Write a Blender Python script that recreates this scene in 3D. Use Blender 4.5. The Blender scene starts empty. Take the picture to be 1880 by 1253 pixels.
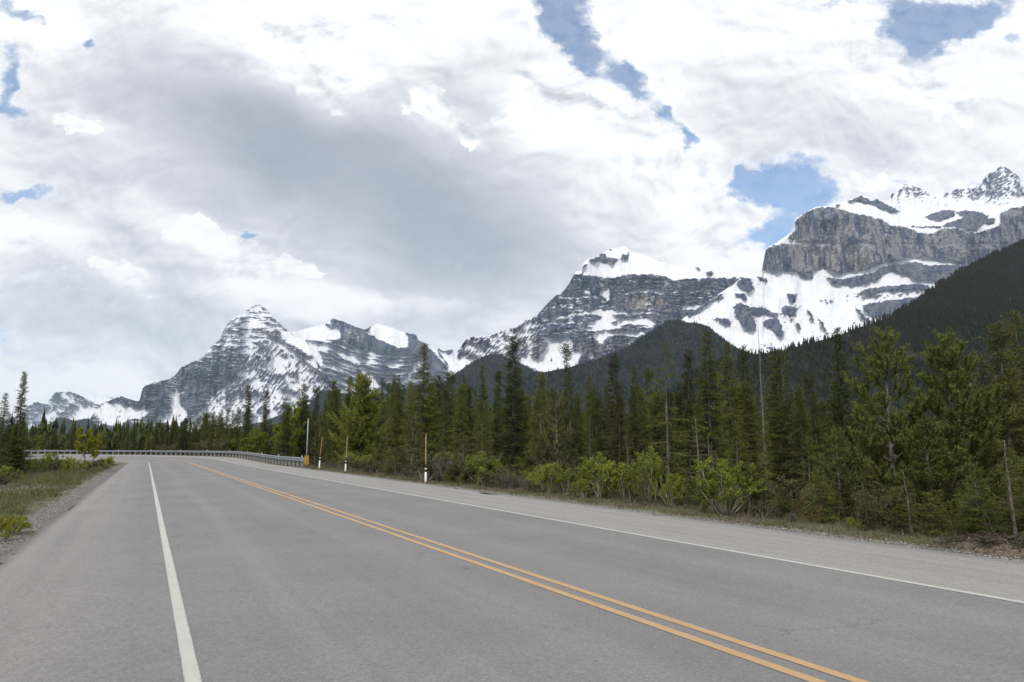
import bpy, math, random
import numpy as np
from mathutils import Vector

rng = np.random.default_rng(7)
random.seed(7)
scene = bpy.context.scene
COL = scene.collection

# ------------------------------------------------------------------ camera, world, sun
W0, H0 = 1880.0, 1253.0
FPX = 1253.0                     # focal length in photo pixels (24 mm on 36 mm)
HOR = 823.1                      # horizon row of the photo
CAM_H = 1.53
PITCH = math.atan((HOR - H0 / 2) / FPX)
cam_d = bpy.data.cameras.new("camera")
cam = bpy.data.objects.new("camera", cam_d)
COL.objects.link(cam)
scene.camera = cam
cam_d.sensor_width = 36.0
cam_d.lens = 36.0 * FPX / W0
cam_d.clip_start = 0.05
cam_d.clip_end = 120000
cam.location = (0, 0, CAM_H)
cam.rotation_euler = (math.pi / 2 + PITCH, 0, 0)


def gn(px, py):
    """pixel -> (x/y, z/y) of its direction"""
    px = np.asarray(px, float); py = np.asarray(py, float)
    c, s = math.cos(PITCH), math.sin(PITCH)
    dx = (px - W0 / 2) / FPX
    dy = (H0 / 2 - py) / FPX
    yy = c - dy * s
    return dx / yy, (s + dy * c) / yy


SUN_EL, SUN_AZ = math.radians(48), math.radians(196)   # azimuth clockwise from +Y (the view)
sun_dir = Vector((math.sin(SUN_AZ) * math.cos(SUN_EL), math.cos(SUN_AZ) * math.cos(SUN_EL), math.sin(SUN_EL)))
sd = bpy.data.lights.new("sun", 'SUN')
sd.energy = 2.6
sd.angle = math.radians(7)
sd.color = (1.0, 0.95, 0.88)
sun = bpy.data.objects.new("sun", sd)
COL.objects.link(sun)
sun.rotation_euler = sun_dir.to_track_quat('Z', 'Y').to_euler()

scene.view_settings.view_transform = 'Standard'
scene.view_settings.look = 'None'
scene.view_settings.exposure = 0.0
scene.view_settings.gamma = 1.0
scene.cycles.max_bounces = 6
scene.cycles.diffuse_bounces = 3
scene.cycles.transmission_bounces = 4
scene.cycles.transparent_max_bounces = 4
scene.cycles.volume_bounces = 1


class NT:
    """small helper round a node tree"""
    def __init__(self, tree):
        self.t = tree; self.n = tree.nodes; self.l = tree.links

    def new(self, kind, **kw):
        nd = self.n.new(kind)
        for k, v in kw.items():
            setattr(nd, k, v)
        return nd

    def put(self, sock, v):
        if hasattr(v, 'is_linked') or hasattr(v, 'links'):
            self.l.new(v, sock)
        else:
            sock.default_value = v

    def m(self, op, a, b=None, c=None, clamp=False):
        nd = self.new('ShaderNodeMath', operation=op, use_clamp=clamp)
        self.put(nd.inputs[0], a)
        if b is not None: self.put(nd.inputs[1], b)
        if c is not None: self.put(nd.inputs[2], c)
        return nd.outputs[0]

    def vm(self, op, a, b=None, out=0):
        nd = self.new('ShaderNodeVectorMath', operation=op)
        self.put(nd.inputs[0], a)
        if b is not None: self.put(nd.inputs[1], b)
        return nd.outputs[out]

    def noise(self, vec, scale, detail=4, rough=0.5, dim='3D', out='Fac', lac=2.0, dist=0.0):
        nd = self.new('ShaderNodeTexNoise', noise_dimensions=dim)
        if vec is not None: self.put(nd.inputs['Vector'], vec)
        nd.inputs['Scale'].default_value = scale
        nd.inputs['Detail'].default_value = detail
        nd.inputs['Roughness'].default_value = rough
        nd.inputs['Lacunarity'].default_value = lac
        nd.inputs['Distortion'].default_value = dist
        return nd.outputs[out]

    def mapping(self, vec, loc=(0, 0, 0), rot=(0, 0, 0), scale=(1, 1, 1), kind='POINT'):
        nd = self.new('ShaderNodeMapping', vector_type=kind)
        self.put(nd.inputs['Vector'], vec)
        nd.inputs['Location'].default_value = loc
        nd.inputs['Rotation'].default_value = rot
        nd.inputs['Scale'].default_value = scale
        return nd.outputs[0]

    def ss(self, v, a, b, lo=0.0, hi=1.0, kind='SMOOTHSTEP'):
        nd = self.new('ShaderNodeMapRange', interpolation_type=kind)
        self.put(nd.inputs[0], v)
        for i, x in zip((1, 2, 3, 4), (a, b, lo, hi)):
            self.put(nd.inputs[i], x)
        return nd.outputs[0]

    def mix(self, f, a, b, mode='MIX'):
        nd = self.new('ShaderNodeMix', data_type='RGBA', blend_type=mode)
        self.put(nd.inputs[0], f)
        self.put(nd.inputs[6], a if not isinstance(a, tuple) else (*a[:3], 1))
        self.put(nd.inputs[7], b if not isinstance(b, tuple) else (*b[:3], 1))
        return nd.outputs[2]

    def ramp(self, v, stops):
        nd = self.new('ShaderNodeValToRGB')
        cr = nd.color_ramp
        while len(cr.elements) > 1: cr.elements.remove(cr.elements[-1])
        for i, (p, c) in enumerate(stops):
            e = cr.elements[0] if i == 0 else cr.elements.new(p)
            e.position = p; e.color = (*c[:3], 1)
        self.put(nd.inputs[0], v)
        return nd.outputs[0]


def build_world():
    w = bpy.data.worlds.new("World"); scene.world = w
    w.use_nodes = True
    g = NT(w.node_tree); g.n.clear()
    tc = g.new('ShaderNodeTexCoord').outputs['Generated']
    sky = g.new('ShaderNodeTexSky', sky_type='NISHITA')
    sky.sun_disc = False
    sky.sun_elevation = SUN_EL
    sky.sun_rotation = SUN_AZ
    sky.altitude = 1500
    sky.air_density = 1.0; sky.dust_density = 0.6; sky.ozone_density = 1.0
    sep = g.new('ShaderNodeSeparateXYZ'); g.l.new(tc, sep.inputs[0])
    x, y, z = sep.outputs
    ym = g.m('MAXIMUM', y, 0.12)
    comb = g.new('ShaderNodeCombineXYZ')
    g.l.new(g.m('DIVIDE', x, ym), comb.inputs[0]); g.l.new(g.m('DIVIDE', z, ym), comb.inputs[1])
    P0 = comb.outputs[0]
    # warp: two scales so cloud borders curl
    Ps = g.mapping(P0, scale=(1.0, 1.35, 1.0))
    wa = g.vm('SUBTRACT', g.noise(Ps, 4.0, 2, 0.5, '2D', out='Color'), (0.5, 0.5, 0.5))
    wb = g.vm('SUBTRACT', g.noise(Ps, 15.0, 6, 0.62, '2D', out='Color'), (0.5, 0.5, 0.5))
    nd = g.new('ShaderNodeVectorMath', operation='MULTIPLY_ADD')
    g.l.new(wa, nd.inputs[0]); nd.inputs[1].default_value = (0.10, 0.08, 0); g.l.new(P0, nd.inputs[2])
    Pw = nd.outputs[0]
    nd = g.new('ShaderNodeVectorMath', operation='MULTIPLY_ADD')
    g.l.new(wb, nd.inputs[0]); nd.inputs[1].default_value = (0.085, 0.075, 0); g.l.new(Pw, nd.inputs[2])
    Pe = nd.outputs[0]

    def blob(P, cx, cy, rx, ry, rot=0.0, inner=0.0):
        u, v = gn(cx, cy)
        r = g.mapping(P, (float(u), float(v), 0), (0, 0, math.radians(rot)), (rx / FPX * 1.05, ry / FPX * 1.05, 1), 'TEXTURE')
        return g.ss(g.vm('LENGTH', r, out=1), inner, 1.0, 1.0, 0.0)

    def total(P, lst):
        acc = None
        for n_, (a, cx, cy, rx, ry, rot) in enumerate(lst):
            if acc is not None and n_ % 3 == 0:      # keeps the evaluation in order, so the graph fits the shader stack
                nd = g.new('ShaderNodeVectorMath', operation='MULTIPLY_ADD')
                g.l.new(acc, nd.inputs[0]); nd.inputs[1].default_value = (1e-7, 0, 0); g.l.new(P, nd.inputs[2]); P = nd.outputs[0]
            b = blob(P, cx, cy, rx, ry, rot)
            acc = g.m('MULTIPLY', b, a) if acc is None else g.m('MULTIPLY_ADD', b, a, acc)
        return acc
    # where the blue shows through
    blue = total(Pe, [
        (1.5, 1015, 25, 90, 105, 25), (1.3, 1070, 90, 95, 62, -30), (1.3, 1145, 145, 72, 55, -35), (1.25, 1205, 205, 52, 40, -45),
        (1.3, 1250, 248, 36, 52, 15),
        (1.8, 1705, 48, 115, 105, -10), (1.4, 1790, 34, 120, 62, 8), (0.8, 1870, 85, 50, 32, 0), (0.75, 1560, 10, 120, 25, 0),
        (1.7, 1455, 345, 112, 80, -10), (1.7, 1440, 425, 105, 46, 15), (1.2, 1385, 325, 60, 50, 0), (0.7, 1640, 322, 40, 22, 0), (0.6, 1790, 325, 60, 26, 0),
        (1.0, 8, 150, 34, 120, 0), (0.9, 35, 212, 75, 38, 0), (1.1, 40, 365, 85, 40, 0), (1.4, 463, 424, 48, 20, -10),
        (1.1, 28, 20, 70, 32, -15), (1.0, 152, 80, 30, 22, 0), (0.7, 20, 615, 80, 20, 0)])
    # how thick / shaded the cloud is
    grey = total(Pw, [
        (0.30, 440, 380, 700, 520, 0), (0.26, 760, 560, 520, 190, 0), (0.2, 820, 300, 300, 240, 0), (0.16, 1350, 250, 620, 300, 0), (0.2, 40, 300, 260, 260, 0),
        (0.55, 330, 180, 430, 210, -12), (0.50, 640, 330, 430, 190, -14), (0.45, 900, 400, 420, 220, -20), (0.30, 560, 240, 300, 170, 0),
        (0.32, 760, 480, 330, 130, -8), (0.25, 1080, 480, 300, 160, -20), (0.30, 180, 605, 480, 90, -6), (-0.35, 130, 715, 420, 60, 0), (-0.38, 690, 565, 260, 42, 6), (0.26, 60, 560, 260, 120, 0),
        (0.22, 330, 400, 220, 130, -25), (0.12, 900, 90, 170, 130, 0), (0.28, 1180, 330, 130, 150, 0),
        (0.19, 1380, 170, 330, 150, 0), (0.22, 1650, 250, 330, 110, 5), (0.14, 1100, 20, 90, 60, 0), (0.15, 330, 60, 180, 120, 0), (0.2, 830, 170, 140, 70, 0),
        (-0.45, 530, 45, 260, 110, 0), (-0.55, 560, 130, 210, 120, -38), (-0.25, 750, 40, 240, 110, 0),
        (-0.50, 820, 195, 90, 42, -30), (-0.42, 885, 240, 60, 30, -35), (-0.5, 995, 220, 70, 120, 35), (-0.6, 1120, 250, 90, 150, 40), (-0.5, 1300, 370, 200, 110, -50),
        (-0.55, 430, 480, 330, 70, -32), (-0.3, 560, 560, 260, 45, -8), (-0.45, 240, 515, 90, 34, -28), (-0.3, 180, 225, 130, 55, -15), (-0.4, 60, 60, 140, 90, -10),
        (-0.3, 60, 440, 150, 60, 0)])
    # nearer sunlit heaps with crisp curled borders, in front of the grey sheet
    white = total(Pe, [
        (1.2, 815, 192, 62, 32, -12), (1.1, 872, 236, 62, 24, -38), (0.7, 765, 205, 40, 16, 15),
        (1.1, 985, 40, 60, 90, 0), (1.1, 1010, 165, 90, 110, 30), (1.1, 1060, 235, 120, 90, -20), (1.2, 1150, 275, 150, 95, -35), (1.2, 1290, 370, 190, 90, -42), (1.1, 1390, 390, 90, 70, 0), (0.9, 960, 210, 50, 60, 0), (1.0, 1200, 180, 90, 90, 0),
        (1.0, 560, 60, 190, 120, 0), (1.0, 590, 150, 120, 70, -35), (0.8, 760, 40, 150, 60, 0),
        (1.1, 450, 470, 130, 55, -30), (0.95, 360, 430, 90, 50, -35), (0.9, 530, 500, 130, 35, -8), (0.9, 250, 512, 75, 30, -30), (0.7, 190, 480, 90, 24, 0), (0.8, 160, 222, 90, 36, -20), (0.7, 60, 80, 100, 60, 0), (0.8, 30, 440, 90, 60, -20),
        (0.9, 1650, 130, 200, 80, -20), (0.9, 1750, 200, 90, 60, 0), (0.8, 1590, 320, 110, 40, 0)])
    n1 = g.noise(Ps, 3.2, 5, 0.52, '2D')
    Pn = g.mapping(Pw, scale=(1.0, 1.5, 1.0))
    n2 = g.noise(Pn, 7.0, 8, 0.54, '2D')
    n2b = g.noise(g.mapping(Pn, loc=(0.006, 0.018, 0)), 7.0, 6, 0.54, '2D')
    n3 = g.noise(Ps, 34.0, 5, 0.6, '2D')
    emb = g.m('SUBTRACT', n2, n2b)
    vo = g.new('ShaderNodeTexVoronoi', voronoi_dimensions='2D', feature='F1', normalize=True)
    g.l.new(g.mapping(Pe, scale=(1.0, 1.25, 1.0)), vo.inputs['Vector']); vo.inputs['Scale'].default_value = 17; vo.inputs['Detail'].default_value = 2.5; vo.inputs['Roughness'].default_value = 0.55
    puff = g.m('SUBTRACT', vo.outputs['Distance'], 0.38)
    bl = g.m('ADD', g.m('MULTIPLY_ADD', g.m('MULTIPLY', puff, g.ss(blue, 0.02, 0.5)), 0.9, blue), g.m('ADD', g.m('MULTIPLY', g.m('SUBTRACT', n2, 0.5), 0.9), g.m('MULTIPLY', g.m('SUBTRACT', n3, 0.5), 0.75)))
    bmask = g.m('MULTIPLY', g.ss(bl, 0.16, 1.05, kind='SMOOTHSTEP'), g.ss(n3, 0.15, 0.62, 1.0, 0.86))
    thin = g.ss(bl, 0.05, 0.4)                  # thin, bright rim
    gr = g.m('ADD', grey, g.m('MULTIPLY', g.m('SUBTRACT', n1, 0.40), 0.55))
    gr = g.m('MULTIPLY_ADD', gr, 0.72, 0.09)
    damp = g.ss(gr, 0.10, 0.62, 1.0, 0.34)
    det = g.m('MULTIPLY_ADD', emb, 1.1, g.m('MULTIPLY', g.m('SUBTRACT', n2, 0.5), 0.50))
    gr = g.m('MULTIPLY_ADD', det, damp, gr)
    gr = g.m('SUBTRACT', gr, g.m('MULTIPLY', thin, 0.12))
    wm = g.ss(g.m('ADD', g.m('MULTIPLY_ADD', g.m('MULTIPLY', puff, g.ss(white, 0.05, 0.45)), -1.3, white), g.m('MULTIPLY', g.m('SUBTRACT', n2, 0.5), 1.1)), 0.34, 0.66)
    wgr = g.m('ADD', 0.10, g.m('MULTIPLY', g.m('ADD', g.m('MULTIPLY_ADD', puff, 0.35, g.m('MULTIPLY', emb, 2.1)), g.m('MULTIPLY', g.m('SUBTRACT', n2, 0.45), 0.60)), 1.0))
    gr = g.m('ADD', g.m('MULTIPLY', gr, g.m('SUBTRACT', 1.0, wm)), g.m('MULTIPLY', wgr, wm))
    # outside the framed part the cloud keeps its own average cover
    front = g.ss(y, 0.15, 0.4)
    top = g.ss(z, 0.55, 0.85, 1.0, 0.0)
    front = g.m('MULTIPLY', front, top)
    n4 = g.noise(tc, 2.2, 3, 0.55)
    gen = g.ss(n4, 0.40, 0.72)
    gr = g.m('ADD', g.m('MULTIPLY', gr, front), g.m('MULTIPLY', g.m('MULTIPLY', gen, 0.6), g.m('SUBTRACT', 1.0, front)))
    bmask = g.m('ADD', g.m('MULTIPLY', bmask, front), g.m('MULTIPLY', g.ss(n4, 0.36, 0.30), g.m('SUBTRACT', 1.0, front)))
    cl = g.ramp(gr, [(0.0, (0.99, 0.99, 0.99)), (0.12, (0.93, 0.935, 0.945)), (0.28, (0.80, 0.812, 0.84)), (0.50, (0.58, 0.60, 0.65)), (0.78, (0.40, 0.425, 0.49)), (1.0, (0.33, 0.36, 0.43))])
    K = 11.6
    clk = g.vm('SCALE', cl); clk.node.inputs['Scale'].default_value = K
    skc = g.vm('MULTIPLY', sky.outputs[0], (1.1, 1.5, 1.78))
    skc = g.mix(0.16, skc, (7.0, 7.8, 8.4))
    fin = g.mix(bmask, clk, skc)
    # below the horizon: dull ground bounce
    fin = g.mix(g.ss(z, -0.06, -0.01), (2.5, 2.5, 2.4), fin)
    bg = g.new('ShaderNodeBackground'); g.l.new(fin, bg.inputs[0]); bg.inputs[1].default_value = 0.1
    out = g.new('ShaderNodeOutputWorld'); g.l.new(bg.outputs[0], out.inputs[0])
    w.cycles.sampling_method = 'MANUAL'
    w.cycles.sample_map_resolution = 512


build_world()

# ------------------------------------------------------------------ numpy noise and mesh helpers
def _hash(ix, iy, seed):
    n = (ix.astype(np.int64) * 374761393 + iy.astype(np.int64) * 668265263 + seed * 974634533) & 0xffffffff
    n = ((n ^ (n >> 13)) * 1274126177) & 0xffffffff
    n = (n ^ (n >> 16)) & 0xffffffff
    return n / 4294967296.0


def perlin(x, y, seed=0):
    x = np.asarray(x, float); y = np.asarray(y, float)
    x0 = np.floor(x); y0 = np.floor(y)
    fx = x - x0; fy = y - y0
    ux = fx * fx * fx * (fx * (fx * 6 - 15) + 10); uy = fy * fy * fy * (fy * (fy * 6 - 15) + 10)

    def gr(ix, iy, dx, dy):
        a = _hash(ix, iy, seed) * 2 * np.pi
        return np.cos(a) * dx + np.sin(a) * dy
    a = gr(x0, y0, fx, fy); b = gr(x0 + 1, y0, fx - 1, fy)
    c = gr(x0, y0 + 1, fx, fy - 1); d = gr(x0 + 1, y0 + 1, fx - 1, fy - 1)
    return ((a * (1 - ux) + b * ux) * (1 - uy) + (c * (1 - ux) + d * ux) * uy) * 1.5


def fbm(x, y, oct=4, seed=0, gain=0.5):
    s = 0; a = 1.0; f = 1.0; t = 0
    for o in range(oct):
        s = s + a * perlin(x * f + 17.3 * o, y * f - 9.1 * o, seed + o)
        t += a; a *= gain; f *= 2.03
    return s / t


def ridged(x, y, oct=4, seed=0):
    s = 0; a = 1.0; f = 1.0; t = 0
    for o in range(oct):
        s = s + a * (1 - np.abs(perlin(x * f + 5.3 * o, y * f, seed + o)) * 2)
        t += a; a *= 0.5; f *= 2.1
    return s / t


def sst(a, b, x):
    t = np.clip((x - a) / (b - a), 0, 1)
    return t * t * (3 - 2 * t)


def mesh_from(name, V, F, mats=None, mat_idx=None, attrs=None, smooth=False, uv=None):
    """V (n,3), F (m,3) or (m,4) or list of both kinds"""
    me = bpy.data.meshes.new(name)
    V = np.asarray(V, np.float32)
    Fl = F if isinstance(F, (list, tuple)) else [F]
    Fl = [np.asarray(f, np.int32) for f in Fl if len(f)]
    me.vertices.add(len(V)); me.vertices.foreach_set("co", V.ravel())
    loops = np.concatenate([f.ravel() for f in Fl]); tot = np.concatenate([np.full(len(f), f.shape[1], np.int32) for f in Fl])
    st = np.concatenate([[0], np.cumsum(tot)[:-1]]).astype(np.int32)
    me.loops.add(len(loops)); me.loops.foreach_set("vertex_index", loops)
    me.polygons.add(len(tot)); me.polygons.foreach_set("loop_start", st); me.polygons.foreach_set("loop_total", tot)
    if mat_idx is not None: me.polygons.foreach_set("material_index", np.asarray(mat_idx, np.int32))
    me.polygons.foreach_set("use_smooth", np.full(len(tot), bool(smooth)))
    for k, a in (attrs or {}).items():
        at = me.attributes.new(k, 'FLOAT', 'POINT'); at.data.foreach_set("value", np.asarray(a, np.float32).ravel())
    for m in (mats or []): me.materials.append(m)
    me.update(calc_edges=True)
    return me


def link(name, me, parent=None, loc=None, **props):
    o = bpy.data.objects.new(name, me); COL.objects.link(o)
    if parent: o.parent = parent
    if loc is not None: o.location = loc
    for k, v in props.items():
        if v is not None: o[k] = v
    return o


def thing(name, label, cat, loc=(0, 0, 0), rz=0.0, group=None):
    o = bpy.data.objects.new(name, None); COL.objects.link(o)
    o.empty_display_size = 0.3
    o.location = loc; o.rotation_euler = (0, 0, rz)
    o['label'] = label; o['category'] = cat
    if group: o['group'] = group
    return o


def grid_faces(nr, nc):
    i = np.arange(nr - 1)[:, None] * nc + np.arange(nc - 1)[None, :]
    return np.stack([i, i + 1, i + nc + 1, i + nc], -1).reshape(-1, 4)


def box_arr(cx, cy, cz, sx, sy, sz, rz=0.0):
    v = np.array([[x, y, z] for z in (-.5, .5) for x, y in ((-.5, -.5), (.5, -.5), (.5, .5), (-.5, .5))]) * (sx, sy, sz)
    c, s = math.cos(rz), math.sin(rz)
    v = np.stack([v[:, 0] * c - v[:, 1] * s + cx, v[:, 0] * s + v[:, 1] * c + cy, v[:, 2] + cz], 1)
    f = np.array([[0, 3, 2, 1], [4, 5, 6, 7], [0, 1, 5, 4], [1, 2, 6, 5], [2, 3, 7, 6], [3, 0, 4, 7]])
    return v, f


def tube(P, R, n=6, cap=True):
    """tube along points P with radii R -> V, quads"""
    P = np.asarray(P, float); R = np.broadcast_to(np.asarray(R, float), (len(P),))
    T = np.gradient(P, axis=0); T /= np.linalg.norm(T, axis=1)[:, None] + 1e-9
    up = np.array([0, 0, 1.0]) if abs(T[0, 2]) < 0.9 else np.array([1.0, 0, 0])
    A = np.cross(T, up); A /= np.linalg.norm(A, axis=1)[:, None] + 1e-9
    B = np.cross(T, A)
    ang = np.linspace(0, 2 * np.pi, n, endpoint=False)
    V = P[:, None, :] + R[:, None, None] * (np.cos(ang)[None, :, None] * A[:, None, :] + np.sin(ang)[None, :, None] * B[:, None, :])
    V = V.reshape(-1, 3)
    i = np.arange(len(P) - 1)[:, None] * n; j = np.arange(n)[None, :]; k = (j + 1) % n
    F = np.stack([i + j, i + k, i + k + n, i + j + n], -1).reshape(-1, 4)
    if cap:
        V = np.vstack([V, P[0], P[-1]])
        a, b = len(V) - 2, len(V) - 1
        j = np.arange(n); k = (j + 1) % n; o = (len(P) - 1) * n
        F = np.vstack([F, np.stack([k, j, np.full(n, a), np.full(n, a)], -1)[:, :4], np.stack([o + j, o + k, np.full(n, b), np.full(n, b)], -1)])
    return V, F


class Acc:
    """collects vertices, triangles and one float attribute"""
    def __init__(self): self.V = []; self.F = []; self.A = []; self.n = 0

    def add(self, V, F, a=0.0):
        V = np.asarray(V, float).reshape(-1, 3); F = np.asarray(F, np.int64)
        if F.shape[1] == 4:
            deg = F[:, 2] == F[:, 3]
            t1 = F[:, [0, 1, 2]]; t2 = F[~deg][:, [0, 2, 3]]
            F = np.vstack([t1, t2])
        self.V.append(V); self.F.append(F + self.n); self.A.append(np.broadcast_to(np.asarray(a, float), (len(V),)).copy()); self.n += len(V)

    def mesh(self, name, mat, smooth=False):
        return mesh_from(name, np.vstack(self.V), np.vstack(self.F), [mat], attrs={'tip': np.concatenate(self.A)}, smooth=smooth)


def new_mat(name):
    m = bpy.data.materials.new(name); m.use_nodes = True
    g = NT(m.node_tree); g.n.clear()
    b = g.new('ShaderNodeBsdfPrincipled'); o = g.new('ShaderNodeOutputMaterial')
    g.l.new(b.outputs[0], o.inputs[0])
    b.inputs['Specular IOR Level'].default_value = 0.3
    return m, g, b, o


def simple_mat(name, col, rough=0.7, metal=0.0, var=0.15, scale=20.0, spec=0.3):
    m, g, b, o = new_mat(name)
    p = g.new('ShaderNodeTexCoord').outputs['Object']
    n = g.noise(p, scale, 5, 0.6)
    c0 = tuple(c * (1 - var) for c in col); c1 = tuple(min(1, c * (1 + var)) for c in col)
    g.l.new(g.mix(g.ss(n, 0.3, 0.7), c0, c1), b.inputs['Base Color'])
    b.inputs['Roughness'].default_value = rough; b.inputs['Metallic'].default_value = metal
    b.inputs['Specular IOR Level'].default_value = spec
    return m


def attr(g, name):
    nd = g.new('ShaderNodeAttribute'); nd.attribute_name = name
    return nd.outputs['Fac']


# ------------------------------------------------------------------ the road line: straight, then a banked curve to the left
AL, X0C, S0, LC, RC, BANK = 0.487, 4.713, 87.0, 12.0, 118.0, 0.048
S_ARR = np.arange(-80, 300, 0.5)
_k = np.clip((S_ARR - S0) / LC, 0, 1) / RC
TH = AL + np.cumsum(_k) * 0.5
PX = np.cumsum(-np.sin(TH)) * 0.5; PY = np.cumsum(np.cos(TH)) * 0.5
_i0 = int(np.searchsorted(S_ARR, 0.0)); PX = PX - PX[_i0] + X0C; PY = PY - PY[_i0]
BK = BANK * np.clip((S_ARR - S0 + 15) / (LC + 20), 0, 1)
LANE = 3.775


def so2xyz(s, o, dz=0.0):
    s = np.asarray(s, float); o = np.asarray(o, float)
    x = np.interp(s, S_ARR, PX); y = np.interp(s, S_ARR, PY); th = np.interp(s, S_ARR, TH); bk = np.interp(s, S_ARR, BK)
    return np.stack(np.broadcast_arrays(x + np.cos(th) * o, y + np.sin(th) * o, bk * np.clip(o, -9, 9) + dz), -1)


def xy2so(x, y):
    x = np.atleast_1d(np.asarray(x, float)); y = np.atleast_1d(np.asarray(y, float))
    S = np.empty(x.shape); O = np.empty(x.shape)
    step = 4
    px, py, th, ss_ = PX[::step], PY[::step], TH[::step], S_ARR[::step]
    for a in range(0, len(x), 20000):
        dx = x[a:a + 20000, None] - px; dy = y[a:a + 20000, None] - py
        j = np.argmin(dx * dx + dy * dy, 1)
        r = np.arange(len(j)); ddx = dx[r, j]; ddy = dy[r, j]
        O[a:a + 20000] = ddx * np.cos(th[j]) + ddy * np.sin(th[j])
        S[a:a + 20000] = ss_[j] - ddx * np.sin(th[j]) + ddy * np.cos(th[j])
    return S, O


def ground_z(x, y):
    sh = np.shape(x)
    xf = np.ravel(np.asarray(x, float)); yf = np.ravel(np.asarray(y, float))
    s, o = xy2so(xf, yf)
    d = np.hypot(xf - np.interp(s, S_ARR, PX), yf - np.interp(s, S_ARR, PY))
    bk = np.interp(s, S_ARR, BK)
    e = np.where(o > 0, 6.75, 5.95)
    sgn = np.sign(o)
    k = np.abs(o) - e
    road = bk * np.clip(o, -9, 9)
    fade = np.exp(-np.clip(k - 3, 0, 200) / 12.0)
    z = road * fade
    z = z - np.where(o > 0, 0.75, 0.30) * sst(1.6, 7.0, k)
    z = z - 0.45 * (1 - sst(-0.4, 0.5, k)) * 1.0           # the sheet dips under the pavement
    z = z - 0.06
    und = fbm(xf / 9.0, yf / 9.0, 3, 11) * 0.28 * sst(2.5, 9, k)
    far = fbm(xf / 160.0, yf / 160.0, 3, 12) * 3.0 * sst(80, 500, d)
    z = z + und + far
    return z.reshape(sh)


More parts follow.
